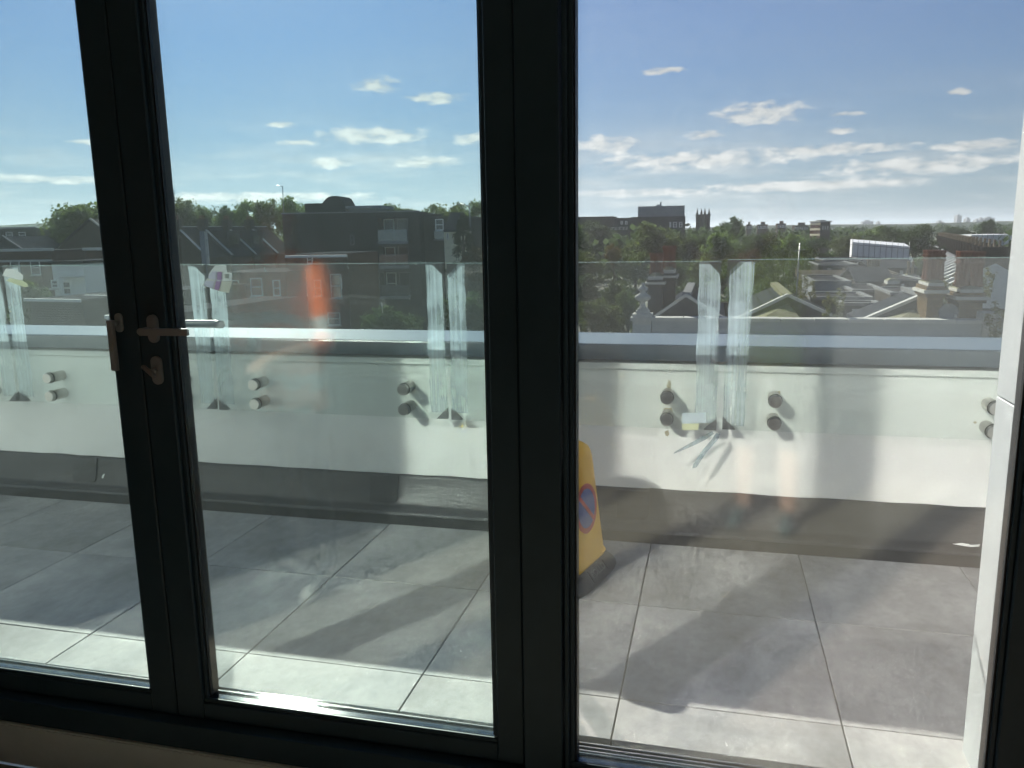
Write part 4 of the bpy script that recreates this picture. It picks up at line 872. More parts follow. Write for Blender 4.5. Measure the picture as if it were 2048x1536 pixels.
# wrapped scaffold
sf = Plan('wrapped_scaffold', 1706, 150, R(-6), 'white sheeted scaffold round a building beyond the gardens', 'scaffold')
u1, z1 = sf.uz(1819, 493); _, z0 = sf.uz(1706, 484)
mb = MB(); mb.add([(0, 0, 0), (u1, 0, 0), (u1, 8, 0), (0, 8, 0), (0, 0, z0), (u1, 0, z1), (u1, 8, z1+.4), (0, 8, z0+.4)], [(0, 3, 2, 1), (4, 5, 6, 7), (0, 1, 5, 4), (1, 2, 6, 5), (2, 3, 7, 6), (3, 0, 4, 7)]); mb.build('sheeting', M_sheet, sf.root)
nn = 10
for k in range(nn+1):
    uu = u1*k/nn; zz = z0+(z1-z0)*k/nn
    mb = MB(); mb.tube([(uu, -0.12, 0), (uu, -0.12, zz+random.uniform(0.3, 1.0))], 0.05, 6); mb.build('standard', M_tube, sf.root)
for k in range(5):
    mb = MB(); mb.tube([(-0.4, -0.2, z0-0.4-k*1.9), (u1+0.4, -0.2, z1-0.4-k*1.9)], 0.05, 6); mb.build('ledger', M_tube, sf.root)
# long far terrace on the right with white gables and party walls
pa, pb_ = at(1992, 509, 113), at(1884, 479, 256)
dirv = (pb_-pa); Lr = math.hypot(dirv.x, dirv.y); rzr = math.atan2(dirv.y, dirv.x); NH = 22; hw = Lr/NH
zr_ = (pa.z+pb_.z)/2-ZG-1.3
hm = {}
hm['wall'] = MB().box(0, hw-0.02, -4.5, 9.3, 0, zr_-5.2).mesh('wall'); hm['wall'].materials.append(M_darkb)
hm['roof'] = MB().prism([(-4.6, zr_-5.3), (-4.6, zr_-3.0), (0.0, zr_), (9.5, zr_-5.0), (9.5, zr_-5.3)], 'x', 0, hw).mesh('roof'); hm['roof'].materials.append(M_slate)
mb = MB(); mb.prism([(-4.9, zr_-5.2), (-4.9, zr_-2.5), (0.0, zr_+0.4), (10.0, zr_-4.75), (10.0, zr_-5.2)], 'x', -0.55, 0.55); hm['party'] = mb.mesh('party_wall'); hm['party'].materials.append(M_white)
mb = MB(); mb.box(-0.45, 0.45, -1.4, 1.6, zr_-0.6, zr_+2.2); mb.box(-0.55, 0.55, -1.5, 1.7, zr_+2.201, zr_+2.4); hm['stack'] = mb.mesh('chimney'); hm['stack'].materials.append(M_darkb)
mb = MB(); mb.prism([(hw*0.2, zr_-5.2), (hw*0.8, zr_-5.2), (hw*0.8, zr_-3.4), (hw*0.5, zr_-1.3), (hw*0.2, zr_-3.4)], 'y', 8.6, 10.2); hm['gable'] = mb.mesh('gable'); hm['gable'].materials.append(M_white)
mb = MB(); mb.box(hw*0.36, hw*0.64, 10.201, 10.24, zr_-4.8, zr_-3.4); hm['window'] = mb.mesh('window'); hm['window'].materials.append(M_pane)
ORD = ('nearest', 'second', 'third', 'fourth', 'fifth', 'sixth', 'seventh', 'eighth', 'ninth', 'tenth', 'eleventh', 'twelfth', 'thirteenth', 'fourteenth', 'fifteenth', 'sixteenth', 'seventeenth', 'eighteenth', 'nineteenth', 'twentieth', 'twenty-first', 'farthest')
for k in range(NH):
    h = empty('far_terraced_house', (pa.x+dirv.x*k/NH, pa.y+dirv.y*k/NH, ZG), rzr, ORD[k]+' house, counted from us, of the long slate roofed far terrace at the right', 'house', 'houses of the long far terrace')
    for nm in ('wall', 'roof', 'party', 'stack', 'gable'): link(nm if nm != 'party' else 'party_wall', hm[nm], None, h)
    link('window', hm['window'], None, h.children[-1])
    for q in range(4): pots(h, [((-0.3, -0.3+q*0.55))], zr_+2.4, 0.8, 0.17, M_pot_buff)
# second wrapped block at the far right
w2 = Plan('wrapped_building', 1942, 210, R(4), 'pale sheeted building behind the far terrace at the right', 'building')
w2.pxbox('sheeted_wall', M_sheet, 1942, 470, 2040, 520, 0, 14, z0=0)
for k in range(9):
    uu, zz = w2.uz(1942+11*k, 470); mb = MB(); mb.tube([(uu, -.2, 0), (uu, -.2, zz+.5)], 0.06, 6); mb.build('standard', M_tube, w2.root)

# ------------------------------------------------------------------ big buildings of the middle distance
hs = Plan('institutional_building', 1262, 260, R(3), 'large dark brick building with pale grey plant storey left of the church tower', 'building')
u1, z1 = hs.uz(1371, 432)
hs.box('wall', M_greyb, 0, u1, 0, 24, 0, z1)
hs.pxbox('plant_storey', M_zinc, 1276, 413, 1369.5, 432, 1.0, 22, z0=z1+0.01)
hs.pxbox('left_wing', M_greyb, 1228, 436, 1261.9, 470, 0.4, 20, z0=0)
hs.pxbox('low_wing', M_darkb, 1100, 435, 1227.5, 470, 12, 30, z0=0)
hs.pxbox('lower_block', M_greyb, 1216, 461, 1256, 500, -8, -0.2, z0=0)
for (a, b, c, d) in ((1339, 444, 1342.5, 455), (1346, 444, 1354, 455), (1358, 444, 1365, 455), (1241, 442, 1246, 449), (1250, 442, 1255, 449)): hs.pxwin(a, b, c, d, -0.02, frame=0.25, sill=False)
for px, t in ((1313, 409), (1316, 409), (1320, 404)): hs.pxbox('roof_vent', M_zinc, px, t, px+3, 414, 8, 9.2)
for k in range(6):
    uu, zz = hs.uz(1217+7.4*k, 455, -8); mb = MB(); mb.bar((uu, -7.8, zz-1.3), (uu, -7.8, zz), 0.14); mb.build('guard_post', M_wframe, hs.root)
ua, zz = hs.uz(1217, 455, -8); ub, _ = hs.uz(1255, 455, -8)
for dz in (0, 0.55): mb = MB(); mb.bar((ua, -7.8, zz-dz), (ub, -7.8, zz-dz), 0.12); mb.build('guard_rail', M_wframe, hs.root)
ct = Plan('church_tower', 1391, 330, R(-28), 'dark square church tower with four tall pinnacles', 'church')
u1 = 4.0; _, z1 = ct.uz(1398, 433)
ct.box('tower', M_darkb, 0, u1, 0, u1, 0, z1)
ct.box('parapet', M_darkb, -0.15, u1+0.15, -0.15, u1+0.15, z1+0.01, z1+0.8)
_, zp = ct.uz(1390, 416)
for (x, y) in ((0.35, 0.35), (u1-0.35, 0.35), (0.35, u1-0.35), (u1-0.35, u1-0.35)):
    MB().lathe([(0.42, z1-3), (0.42, z1+1.2), (0.52, z1+1.3), (0.34, z1+1.6), (0.05, zp-0.1), (0.0, zp)], (x, y, 0), 8, False).build('pinnacle', M_darkb, ct.root)
for (a, b) in ((u1*.2, u1*.42), (u1*.58, u1*.8)): ct.window(a, b, z1-4.4, z1-1.0, -0.01, frame=0.12, mat=M_darkb, bars=0, sill=False)
fl = Plan('brick_flats', 1640, 350, R(20), 'red and cream banded brick block of flats lit on its left side', 'building')
u1, z1 = fl.uz(1661, 444); fl.box('wall', M_darkb, 0, u1, 0, 8.5, 0, z1)
for k in range(4): fl.box('cream_band', M_cream, -0.15, -0.002, 0, 8.5, z1-1.0-k*2.2, z1-0.2-k*2.2); fl.box('brick_band', M_redb, -0.1, -0.001, 0, 8.5, z1-2.4-k*2.2, z1-1.002-k*2.2)
fl.box('cornice', M_copel, -0.4, u1+0.4, -0.4, 8.9, z1+0.01, z1+0.5); fl.box('roof_hut', M_zinc, 1.0, u1-1, 2, 6, z1+0.51, z1+0.9)
for k in range(3): fl.window(u1*.2+k*u1*.25, u1*.3+k*u1*.25, z1-3, z1-1.5, -0.01, frame=0.12, sill=False)
for (pl, pr, t, Y, lab) in ((1494, 1503, 449, 520, 'tiny domed tree-side block'), (1516, 1536, 449, 520, 'long low brown block with raised hut on far skyline'), (1555, 1572, 447, 540, 'square brown block on far skyline'), (1589, 1617, 451, 480, 'long flat grey block left of the banded flats')):
    q = Plan('far_block', pl, Y, 0, lab+' behind the trees', 'building', 'blocks on the tree line'); q.pxbox('wall', M_darkb, pl, t, pr, 470, 0, 15, z0=0)
    u0, z_ = q.uz((pl*2+pr)/3, t); q.box('roof_hut', M_darkb, u0, u0+(pr-pl)*0.12, 3, 8, z_+0.01, z_+1.6)
    for k in range(3): uu, zz = q.uz(pl+(k+.5)*(pr-pl)/3, t+3); q.window(uu-0.8, uu+0.8, zz-1.6, zz, -0.01, frame=0.2, sill=False)
for (pl, pr, t, lab) in ((1725, 1747, 443, 'broad pale slab tower far off above the dark trees'), (1756, 1761, 444, 'narrow pale tower far off right of the slab'), (1878, 1887, 443, 'small square far tower'), (1915, 1924, 431, 'tallest far tower on the right skyline'),
                         (1934, 1941, 437, 'far tower right of the tallest one'), (1953, 1959, 440, 'low far tower in the right cluster'), (1961, 1967, 437, 'slim far tower in the right cluster'), (1970, 1990, 436, 'broad far tower behind the dark tree top')):
    q = Plan('distant_tower', pl, 3600, 0, lab, 'tower', 'distant city towers'); q.pxbox('shaft', M_far, pl, t, pr, 470, 0, 45, z0=0)
    u0, z_ = q.uz(pl+(pr-pl)*0.25, t); u2, _ = q.uz(pl+(pr-pl)*0.7, t); q.box('crown', M_far, u0, u2, 8, 30, z_+0.1, z_+5)
    for k in range(4):
        _, za = q.uz(pl, t+2+k*3.2); ue, _ = q.uz(pr, t); q.box('window_band', M_pane, 1, ue-1, -0.6, -0.05, za-5, za-1.5)

# ------------------------------------------------------------------ left half: modern block, terraces, gables
mbk = Plan('apartment_block', 567, 78, R(9), 'dark charcoal brick apartment block with glass balconies and a humped roof tank', 'building')
u1, z1 = mbk.uz(838, 432); _, z1 = mbk.uz(640, 427)
ub0, _ = mbk.uz(755, 440); ub1, _ = mbk.uz(815, 440)
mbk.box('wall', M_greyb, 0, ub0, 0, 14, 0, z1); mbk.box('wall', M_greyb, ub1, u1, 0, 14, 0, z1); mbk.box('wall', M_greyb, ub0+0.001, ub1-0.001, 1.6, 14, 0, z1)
mbk.box('roof_edge', M_zinc, -0.1, u1+0.1, -0.1, 0.25, z1+0.003, z1+0.12)
levels = ((436, 482), (493, 531), (545, 592))
for (t, b) in levels:
    _, zt_ = mbk.uz(785, t); _, zb_ = mbk.uz(785, b); 
    mbk.box('lintel', M_greyb, ub0+0.002, ub1-0.002, 0, 1.59, zt_+0.02, zt_+0.75)
    slab = mbk.box('balcony_slab', M_zinc, ub0+0.003, ub1-0.003, -0.35, 1.59, zb_-0.30, zb_)
    mbk.box('balcony_glass', M_balg, ub0+0.05, ub1-0.05, -0.33, -0.30, zb_+0.01, zb_+1.12)
    MB().box(ub0+0.05, ub1-0.05, -0.34, -0.29, zb_+1.121, zb_+1.17).build('handrail', M_tube, slab)
    a = ub0+0.25; wdw = (ub1-ub0)*0.36; hgt = zt_-zb_-0.1
    mbk.window(a, a+wdw, zb_+0.05, zb_+0.05+hgt, 1.57, frame=0.12, sill=False); mbk.window(a+wdw+0.3, a+wdw*2.3, zb_+0.05, zb_+0.05+hgt, 1.57, frame=0.08, mat=M_tube, bars=0, sill=False)
# set back right wing with its own balcony, roof plant
mbk.box('right_wing', M_greyb, u1+0.002, u1+5.2, 2.5, 14, 0, z1-0.5)
mbk.pxwin(870, 438, 887, 461, 2.48, frame=0.12); mbk.pxbox('balcony_glass', M_balg, 868, 462, 891, 478, 1.9, 1.94); mbk.pxbox('balcony_slab', M_zinc, 868, 478.3, 891, 481, 1.9, 2.49)
mbk.pxbox('plant_room', M_greyb, 609, 407, 672, 427, 3, 8, z0=z1+0.01)
uu, zz = mbk.uz(645, 424, 2.5); uv, _ = mbk.uz(692, 424, 2.5); _, zh = mbk.uz(660, 392, 2.5); dw = uv-uu
mb = MB(); mb.prism([(uu, z1+0.01), (uv, z1+0.01), (uv-dw*.12, z1+(zh-z1)*.55), (uv-dw*.3, zh), (uu+dw*.35, zh), (uu+dw*.1, z1+(zh-z1)*.8), (uu, z1+(zh-z1)*.55)], 'y', 2.4, 7.5); mb.build('humped_tank', M_felt, mbk.root, 0.15, 2)
mbk.pxbox('roof_canopy', M_zinc, 690, 412, 762, 417, 3, 9); mbk.pxbox('canopy_wall', M_zinc, 694, 417.3, 756, 428, 4, 8, z0=z1+0.01)
for (a, b, c, d) in ((612, 520, 622, 545), (640, 520, 650, 545), (700, 470, 708, 490)): mbk.pxwin(a, b, c, d, -0.02, frame=0.06, mat=M_tube, sill=False)
sm = Plan('small_house', 888, 66, R(4), 'small dark slate roofed house with a sunlit cream wall beside the conifer', 'house')
u1, z1 = sm.uz(916, 461); sm.box('wall', M_cream, 0, u1, 0, 5, 0, z1); gable_roof(MB(), 0, u1, 0, 5, z1, z1+1.4).build('roof', M_slate, sm.root); sm.pxwin(893, 466, 897, 476, -0.01, frame=0.05)

rb = Plan('brick_house', 573, 62, R(5), 'brick house, its red partly a painted-in reflection, with white framed windows in front of the apartment block', 'house')
u1, z1 = rb.uz(694, 508); rb.box('wall', M_redb, 0, u1, 0, 8, 0, z1); rb.box('felt_roof', M_felt, 0.1, u1-0.1, 0.1, 7.9, z1+0.002, z1+0.05); rb.box('eaves_board', M_wframe, -0.1, u1+0.1, -0.35, -0.22, z1-0.25, z1-0.05)  # an orange reflection in the door glass is partly put into the wall red
for (a, b, c, d) in ((614, 513, 625, 527), (597, 552, 612, 590), (628, 560, 642, 592), (660, 548, 682, 596), (655, 625, 680, 650)): rb.pxwin(a, b, c, d, -0.01, frame=0.07)
db = Plan('rear_facade', 430, 58, R(4), 'tall grey brown rear facade with arched windows below the far terrace', 'house')
u1, z1 = db.uz(572, 545); db.box('wall', M_darkb, 0, u1, 0, 7, 0, z1); db.box('felt_roof', M_felt, 0.1, u1-0.1, 0.1, 6.9, z1+0.002, z1+0.05)
for (a, b, c, d) in ((500, 556, 524, 592), (462, 560, 478, 590), (545, 560, 560, 592), (470, 615, 490, 645), (530, 615, 550, 645)): db.pxwin(a, b, c, d, -0.01, frame=0.09)

# terrace with raised party walls, its ridge running away from us
tr = {}
o3 = at(345, 456, 107); rz3 = R(78); hw3 = 5.0; zr3 = o3.z-ZG
names3 = ('first', 'second', 'third', 'fourth', 'fifth')
for k in range(4):
    h = empty('terraced_house', (o3.x+math.cos(rz3)*hw3*k, o3.y+math.sin(rz3)*hw3*k, ZG), rz3, names3[k]+' house from the door stile in the row with stepped party walls and tiled roofs', 'house', 'row with stepped party walls')
    MB().box(0.18, hw3-0.18, -6, 6, 0, zr3-4.3).build('wall', M_redb if k % 2 else M_darkb, h)
    gable_roof(MB(), 0.18, hw3-0.18, -6, 6, zr3-4.3, zr3, 0.12, over=0.3).build('roof', M_tileroof if k != 1 else M_slate, h)
    MB().box(0.2, hw3-0.2, -0.15, 0.15, zr3+0.12, zr3+0.26).build('ridge_tiles', M_copel, h)
    pw_ = MB().prism([(-6.6, zr3-4.9), (-6.6, zr3-4.2), (-0.4, zr3+0.55), (0.4, zr3+0.55), (6.6, zr3-4.2), (6.6, zr3-4.9)], 'x', -0.17, 0.17).build('party_wall', M_darkb, h)
    mb = MB(); mb.bar((0, -6.6, zr3-4.16), (0, -0.4, zr3+0.60), 0.42, 0.08); mb.build('coping', M_copel, pw_)
    cs = MB().box(-0.45, 0.45, -1.6, -0.2, zr3-1.2, zr3+1.3).build('chimney', M_darkb, h); pots(cs, [(0, -1.3), (0, -0.9), (0, -0.5)], zr3+1.3, 0.6, 0.13, M_terra)
    if k in (1, 2): 
        dm = MB().box(1.2, 3.9, -4.6, -1.0, zr3-3.2, zr3-0.5).build('dormer', M_felt, h); MB().box(1.7, 3.4, -4.66, -4.601, zr3-2.6, zr3-1.2).build('pane', M_pane, dm)
# metal flue
a = at(401, 462, 60); fl2 = empty('metal_flue', (a.x+0.28, 60, ZG), R(20), 'square grey metal flue rising beside the door stile', 'flue')
MB().box(-0.28, 0.10, -0.25, 0.25, 0, a.z-ZG).build('duct', M_zinc, fl2); MB().box(0.101, 0.26, -0.2, 0.2, 0, a.z-ZG-0.05).build('duct', M_copel, fl2)
for k in range(3): MB().box(-0.31, 0.29, -0.28, 0.28, a.z-ZG-0.8-k*1.2, a.z-ZG-0.72-k*1.2).build('band', M_zinc, fl2)
# gable house left of the stile, with sunlit verge
gh = Plan('gable_house', 116, 74, R(12), 'dark gable end house with one sunlit verge in the left pane', 'house')
ua, za = gh.uz(184, 440); u2, ze = gh.uz(250, 492); 
mb = MB(); mb.prism([(0, 0), (u2, 0), (u2, ze), (ua, za), (0, ze)], 'y', 0, 11); mb.build('wall', M_darkb, gh.root)
gable_roof(MB(), 0, u2, -0.25, 11, ze, za, 0.14, along='v').build('roof', M_slate, gh.root)
mb = MB(); mb.bar((ua, -0.35, za+0.16), (u2+0.2, -0.35, ze), 0.22, 0.16); mb.build('verge', M_copel, gh.root)
for (pl, pr, t, Y, D, mt, lab) in ((-60, 102, 502, 55, 8, M_redb, 'flat roofed red brick block with pale coping at the left edge'), (166, 262, 500, 52, 6, M_redb, 'red brick block with two pale bands left of the door stile')):
    q = Plan('brick_block', pl, Y, R(3), lab, 'building'); u1, z1 = q.uz(pr, t); q.box('wall', mt, 0, u1, 0, D, 0, z1)
    q.box('coping', M_copel, -0.1, u1+0.1, -0.12, 0.25, z1+0.002, z1+0.22); q.box('felt_roof', M_felt, 0.1, u1-0.1, 0.26, D, z1+0.002, z1+0.06); q.box('band', M_copel, -0.05, u1+0.05, -0.07, -0.001, z1-0.85, z1-0.68)
    for k in range(2): uu, zz = q.uz(pl+(pr-pl)*(0.55+0.25*k), t+18); q.window(uu-0.45, uu+0.45, zz-1.2, zz, -0.01)
wh = Plan('white_house', 96, 38, R(6), 'small white rendered house with dark doorway in the left pane', 'house')
u1, z1 = wh.uz(166, 527); wh.box('wall', M_white, 0, u1, 0, 5, 0, z1); wh.box('felt_roof', M_felt, -0.1, u1+0.1, -0.15, 5.1, z1+0.002, z1+0.15)
wh.pxwin(124, 562, 142, 590, -0.01, frame=0.08); wh.pxwin(102, 560, 116, 576, -0.01, frame=0.06); dr = wh.pxbox('door', M_felt, 120, 604, 140, 650, -0.05, -0.001); wh.pxbox('canopy', M_copel, 118, 553, 158, 556, -0.5, -0.002)
for (pl, pr, yt, Y, lab) in ((42, 165, 604, 21, 'dark flat roof with bright metal edge in the left pane'), (165, 250, 596, 22.5, 'flat roof with bright metal edge right behind the door stile'), (205, 300, 637, 17, 'low dark roof edge just above the coping at the door stile')):
    q = Plan('flat_roof_building', pl, Y, R(-6), lab, 'building', 'low flat roofs by the left panes'); u1, z1 = q.uz(pr, yt-6); q.box('wall', M_greyb, 0, u1, 0, 6, 0, z1-0.1); q.box('roof_sheet', M_felt, -0.05, u1+0.05, -0.1, 6.1, z1-0.099, z1-0.02)
    q.box('edge_trim', M_wframe, -0.06, u1+0.06, -0.16, -0.101, z1-0.09, z1); q.window(0.5, 1.4, z1-2.2, z1-1.0, -0.01)
fd = Plan('long_low_building', -80, 150, 0, 'long dark flat building under the far hills at the left edge', 'building'); u1, z1 = fd.uz(72, 456); fd.box('wall', M_greyb, 0, u1, 0, 12, 0, z1); fd.box('roof_edge', M_zinc, -0.1, u1+0.1, -0.2, 0.1, z1+0.01, z1+0.3)
for k in range(5): uu, zz = fd.uz(-60+k*26, 464); fd.window(uu-0.9, uu+0.9, zz-1.4, zz, -0.01, frame=0.12, sill=False)
sg = Plan('slate_gable', -40, 84, R(10), 'low slate roofed house in the lower left corner of the view', 'house'); u1, z1 = sg.uz(46, 500); ua, za = sg.uz(6, 473)
mb = MB(); mb.prism([(0, 0), (u1, 0), (u1, z1), (ua, za), (0, z1)], 'y', 0, 9); mb.build('wall', M_slate, sg.root); mb = MB(); mb.bar((ua, -.1, za+.1), (u1, -.1, z1+.1), .3, .15); mb.build('verge', M_copel_d, sg.root)
# aerials
for (px, y0, y1, Y, lab) in ((567, 372, 440, 100, 'tall thin aerial with bent arm above the trees left of the block'), (941, 410, 470, 70, 'thin aerial beside the right trees of the middle pane'), (350, 380, 450, 140, 'aerial with wires at the right of the door stile')):
    a, b = at(px, y1, Y), at(px-2, y0, Y); q = empty('roof_aerial', (a.x, Y, a.z), 0, lab, 'aerial', 'roof aerials'); hh = b.z-a.z
    MB().tube([(0, 0, -3), (b.x-a.x, 0, hh)], 0.05, 6).build('mast', M_tube, q); MB().tube([(b.x-a.x, 0, hh-0.1), (b.x-a.x-0.9, 0.2, hh+0.15)], 0.035, 5).build('arm', M_tube, q)

# ================================================================== trees: leaf clumps on tapered limbs
def leaf_mat(name, c1, c2, trans=0.35):
    m, nt, b = new_mat(name); N, L = nt.nodes, nt.links; out = N['Material Output']
    oi = N.new('ShaderNodeObjectInfo'); geo = N.new('ShaderNodeNewGeometry')
    mx = N.new('ShaderNodeMix'); mx.data_type = 'RGBA'; L.new(geo.outputs['Random Per Island'], mx.inputs[0]); mx.inputs[6].default_value = (*c1, 1); mx.inputs[7].default_value = (*c2, 1)
    hs = N.new('ShaderNodeHueSaturation'); mr = N.new('ShaderNodeMapRange'); mr.inputs['To Min'].default_value = 0.7; mr.inputs['To Max'].default_value = 1.35; L.new(oi.outputs['Random'], mr.inputs['Value']); L.new(mr.outputs[0], hs.inputs['Value'])
    mh = N.new('ShaderNodeMapRange'); mh.inputs['To Min'].default_value = 0.485; mh.inputs['To Max'].default_value = 0.515; L.new(oi.outputs['Random'], mh.inputs['Value']); L.new(mh.outputs[0], hs.inputs['Hue'])
    L.new(mx.outputs[2], hs.inputs['Color'])
    d = N.new('ShaderNodeBsdfDiffuse'); t = N.new('ShaderNodeBsdfTranslucent'); L.new(hs.outputs[0], d.inputs[0]); L.new(hs.outputs[0], t.inputs[0])
    x = N.new('ShaderNodeMixShader'); x.inputs[0].default_value = trans; L.new(d.outputs[0], x.inputs[1]); L.new(t.outputs[0], x.inputs[2])
    N.remove(b); L.new(x.outputs[0], out.inputs['Surface']); return m
M_leaf = leaf_mat('broad_leaves', (0.060, 0.094, 0.025), (0.122, 0.168, 0.046), 0.5); M_leaf_d = leaf_mat('dark_leaves', (0.036, 0.062, 0.022), (0.072, 0.108, 0.038), 0.42)
M_leaf_y = leaf_mat('yellowing_leaves', (0.14, 0.13, 0.03), (0.24, 0.17, 0.03)); M_leaf_b = leaf_mat('bronze_leaves', (0.075, 0.062, 0.030), (0.11, 0.085, 0.04)); M_conif = leaf_mat('conifer_needles', (0.022, 0.034, 0.018), (0.040, 0.052, 0.026), 0.15)
M_bark = noise_mat('bark', (0.045, 0.036, 0.028), (0.085, 0.070, 0.055), 3, 0.95, 6, 0.5, 12)
def leaves_mesh(name, centres, radii, per, size, seed, flat=0.8):
    """small leaf faces scattered over the outside of many clumps; unit crown: half width 1, height 0..2"""
    rg = np.random.default_rng(seed); Vs = []; n = len(centres)
    for c, r in zip(centres, radii):
        d = rg.normal(size=(per, 3)); d /= np.linalg.norm(d, axis=1)[:, None]
        rad = r*(0.45+0.55*rg.random(per)**0.5)*(1+0.25*rg.normal(size=per))
        p = np.array(c)+d*rad[:, None]*np.array([1, 1, flat])
        a = rg.normal(size=(per, 3))+d*0.9; a /= np.linalg.norm(a, axis=1)[:, None]
        u = np.cross(a, rg.normal(size=(per, 3))); u /= np.linalg.norm(u, axis=1)[:, None]; v = np.cross(a, u)
        s = size*(0.6+0.8*rg.random(per))[:, None]
        Vs.append(np.stack([p-u*s, p+v*s*0.62, p+u*s, p-v*s*0.62], 1))
    V = np.concatenate(Vs).reshape(-1, 3); nf = len(V)//4
    me = bpy.data.meshes.new(name); me.vertices.add(len(V)); me.vertices.foreach_set('co', V.astype(np.float32).ravel())
    me.loops.add(nf*4); me.loops.foreach_set('vertex_index', np.arange(nf*4, dtype=np.int32)); me.polygons.add(nf)
    me.polygons.foreach_set('loop_start', np.arange(0, nf*4, 4, dtype=np.int32)); me.polygons.foreach_set('loop_total', np.full(nf, 4, dtype=np.int32)); me.update(); me.validate()
    return me
def crown_layout(seed, n=46, top=1.0):
    rg = np.random.default_rng(seed); C, Rr = [], []
    lobes = [(rg.uniform(-.45, .45), rg.uniform(-.45, .45), rg.uniform(0.7, 1.45)) for _ in range(6)]+[(0, 0, 1.2)]
    for i in range(n):
        l = lobes[i % len(lobes)]; d = rg.normal(size=3); d /= np.linalg.norm(d); d[2] = d[2]*0.9+0.15
        rr = 0.52*rg.uniform(0.55, 1.0)
        C.append((l[0]+d[0]*rr, l[1]+d[1]*rr, max(0.28, l[2]+d[2]*rr))); Rr.append(rg.uniform(0.13, 0.26))
    return C, Rr
def trunk_mesh(seed, C):
    rg = random.Random(seed); mb = MB()
    mb.tube([(0, 0, -7.0), (0.02, 0.01, -0.2), (0, 0.03, 0.5), (0.03, 0, 1.1), (0.0, 0.02, 1.6)], [0.085, 0.07, 0.055, 0.035, 0.012], 8)
    for k in range(9):
        c = C[k*4 % len(C)]; z0 = rg.uniform(0.0, 0.8); m_ = (c[0]*0.5, c[1]*0.5, z0+(c[2]-z0)*0.45)
        mb.tube([(0.0, 0.01, z0), m_, c], [0.035, 0.022, 0.006], 6)
    return mb.mesh('trunk')
PROTO = []
for k in range(6):
    C, Rr = crown_layout(100+k, 52); PROTO.append((leaves_mesh('crown', C, Rr, 120, 0.042, 200+k), trunk_mesh(300+k, C)))
CR = {}
def crown_for(k, mat):
    if (k, mat.name) not in CR:
        me = PROTO[k][0] if not PROTO[k][0].materials else PROTO[k][0].copy()
        me.materials.clear(); me.materials.append(mat); CR[(k, mat.name)] = me
    return CR[(k, mat.name)]
for _, t in PROTO: t.materials.append(M_bark)
tcount = [0]
def tree(px, yt, yb, wpx, Y, label, group, mat=None, kind=None):
    a = at(px, yt, Y); b = at(px, yb, Y); dep = (a-CAM).dot(FW); W_ = wpx/FPX*dep/2; Hh = (a.z-b.z)/1.75
    k = tcount[0] % 6 if kind is None else kind; tcount[0] += 1
    base = b.z-0.25*Hh
    r = empty('broadleaf_tree', (a.x, Y, base), random.uniform(0, 6.28), label, 'tree', group)
    c = link('crown', crown_for(k, mat or M_leaf), None, r); c.scale = (W_, W_, Hh)
    t = link('trunk', PROTO[k][1], None, r); t.scale = (W_, W_, Hh)
    return r
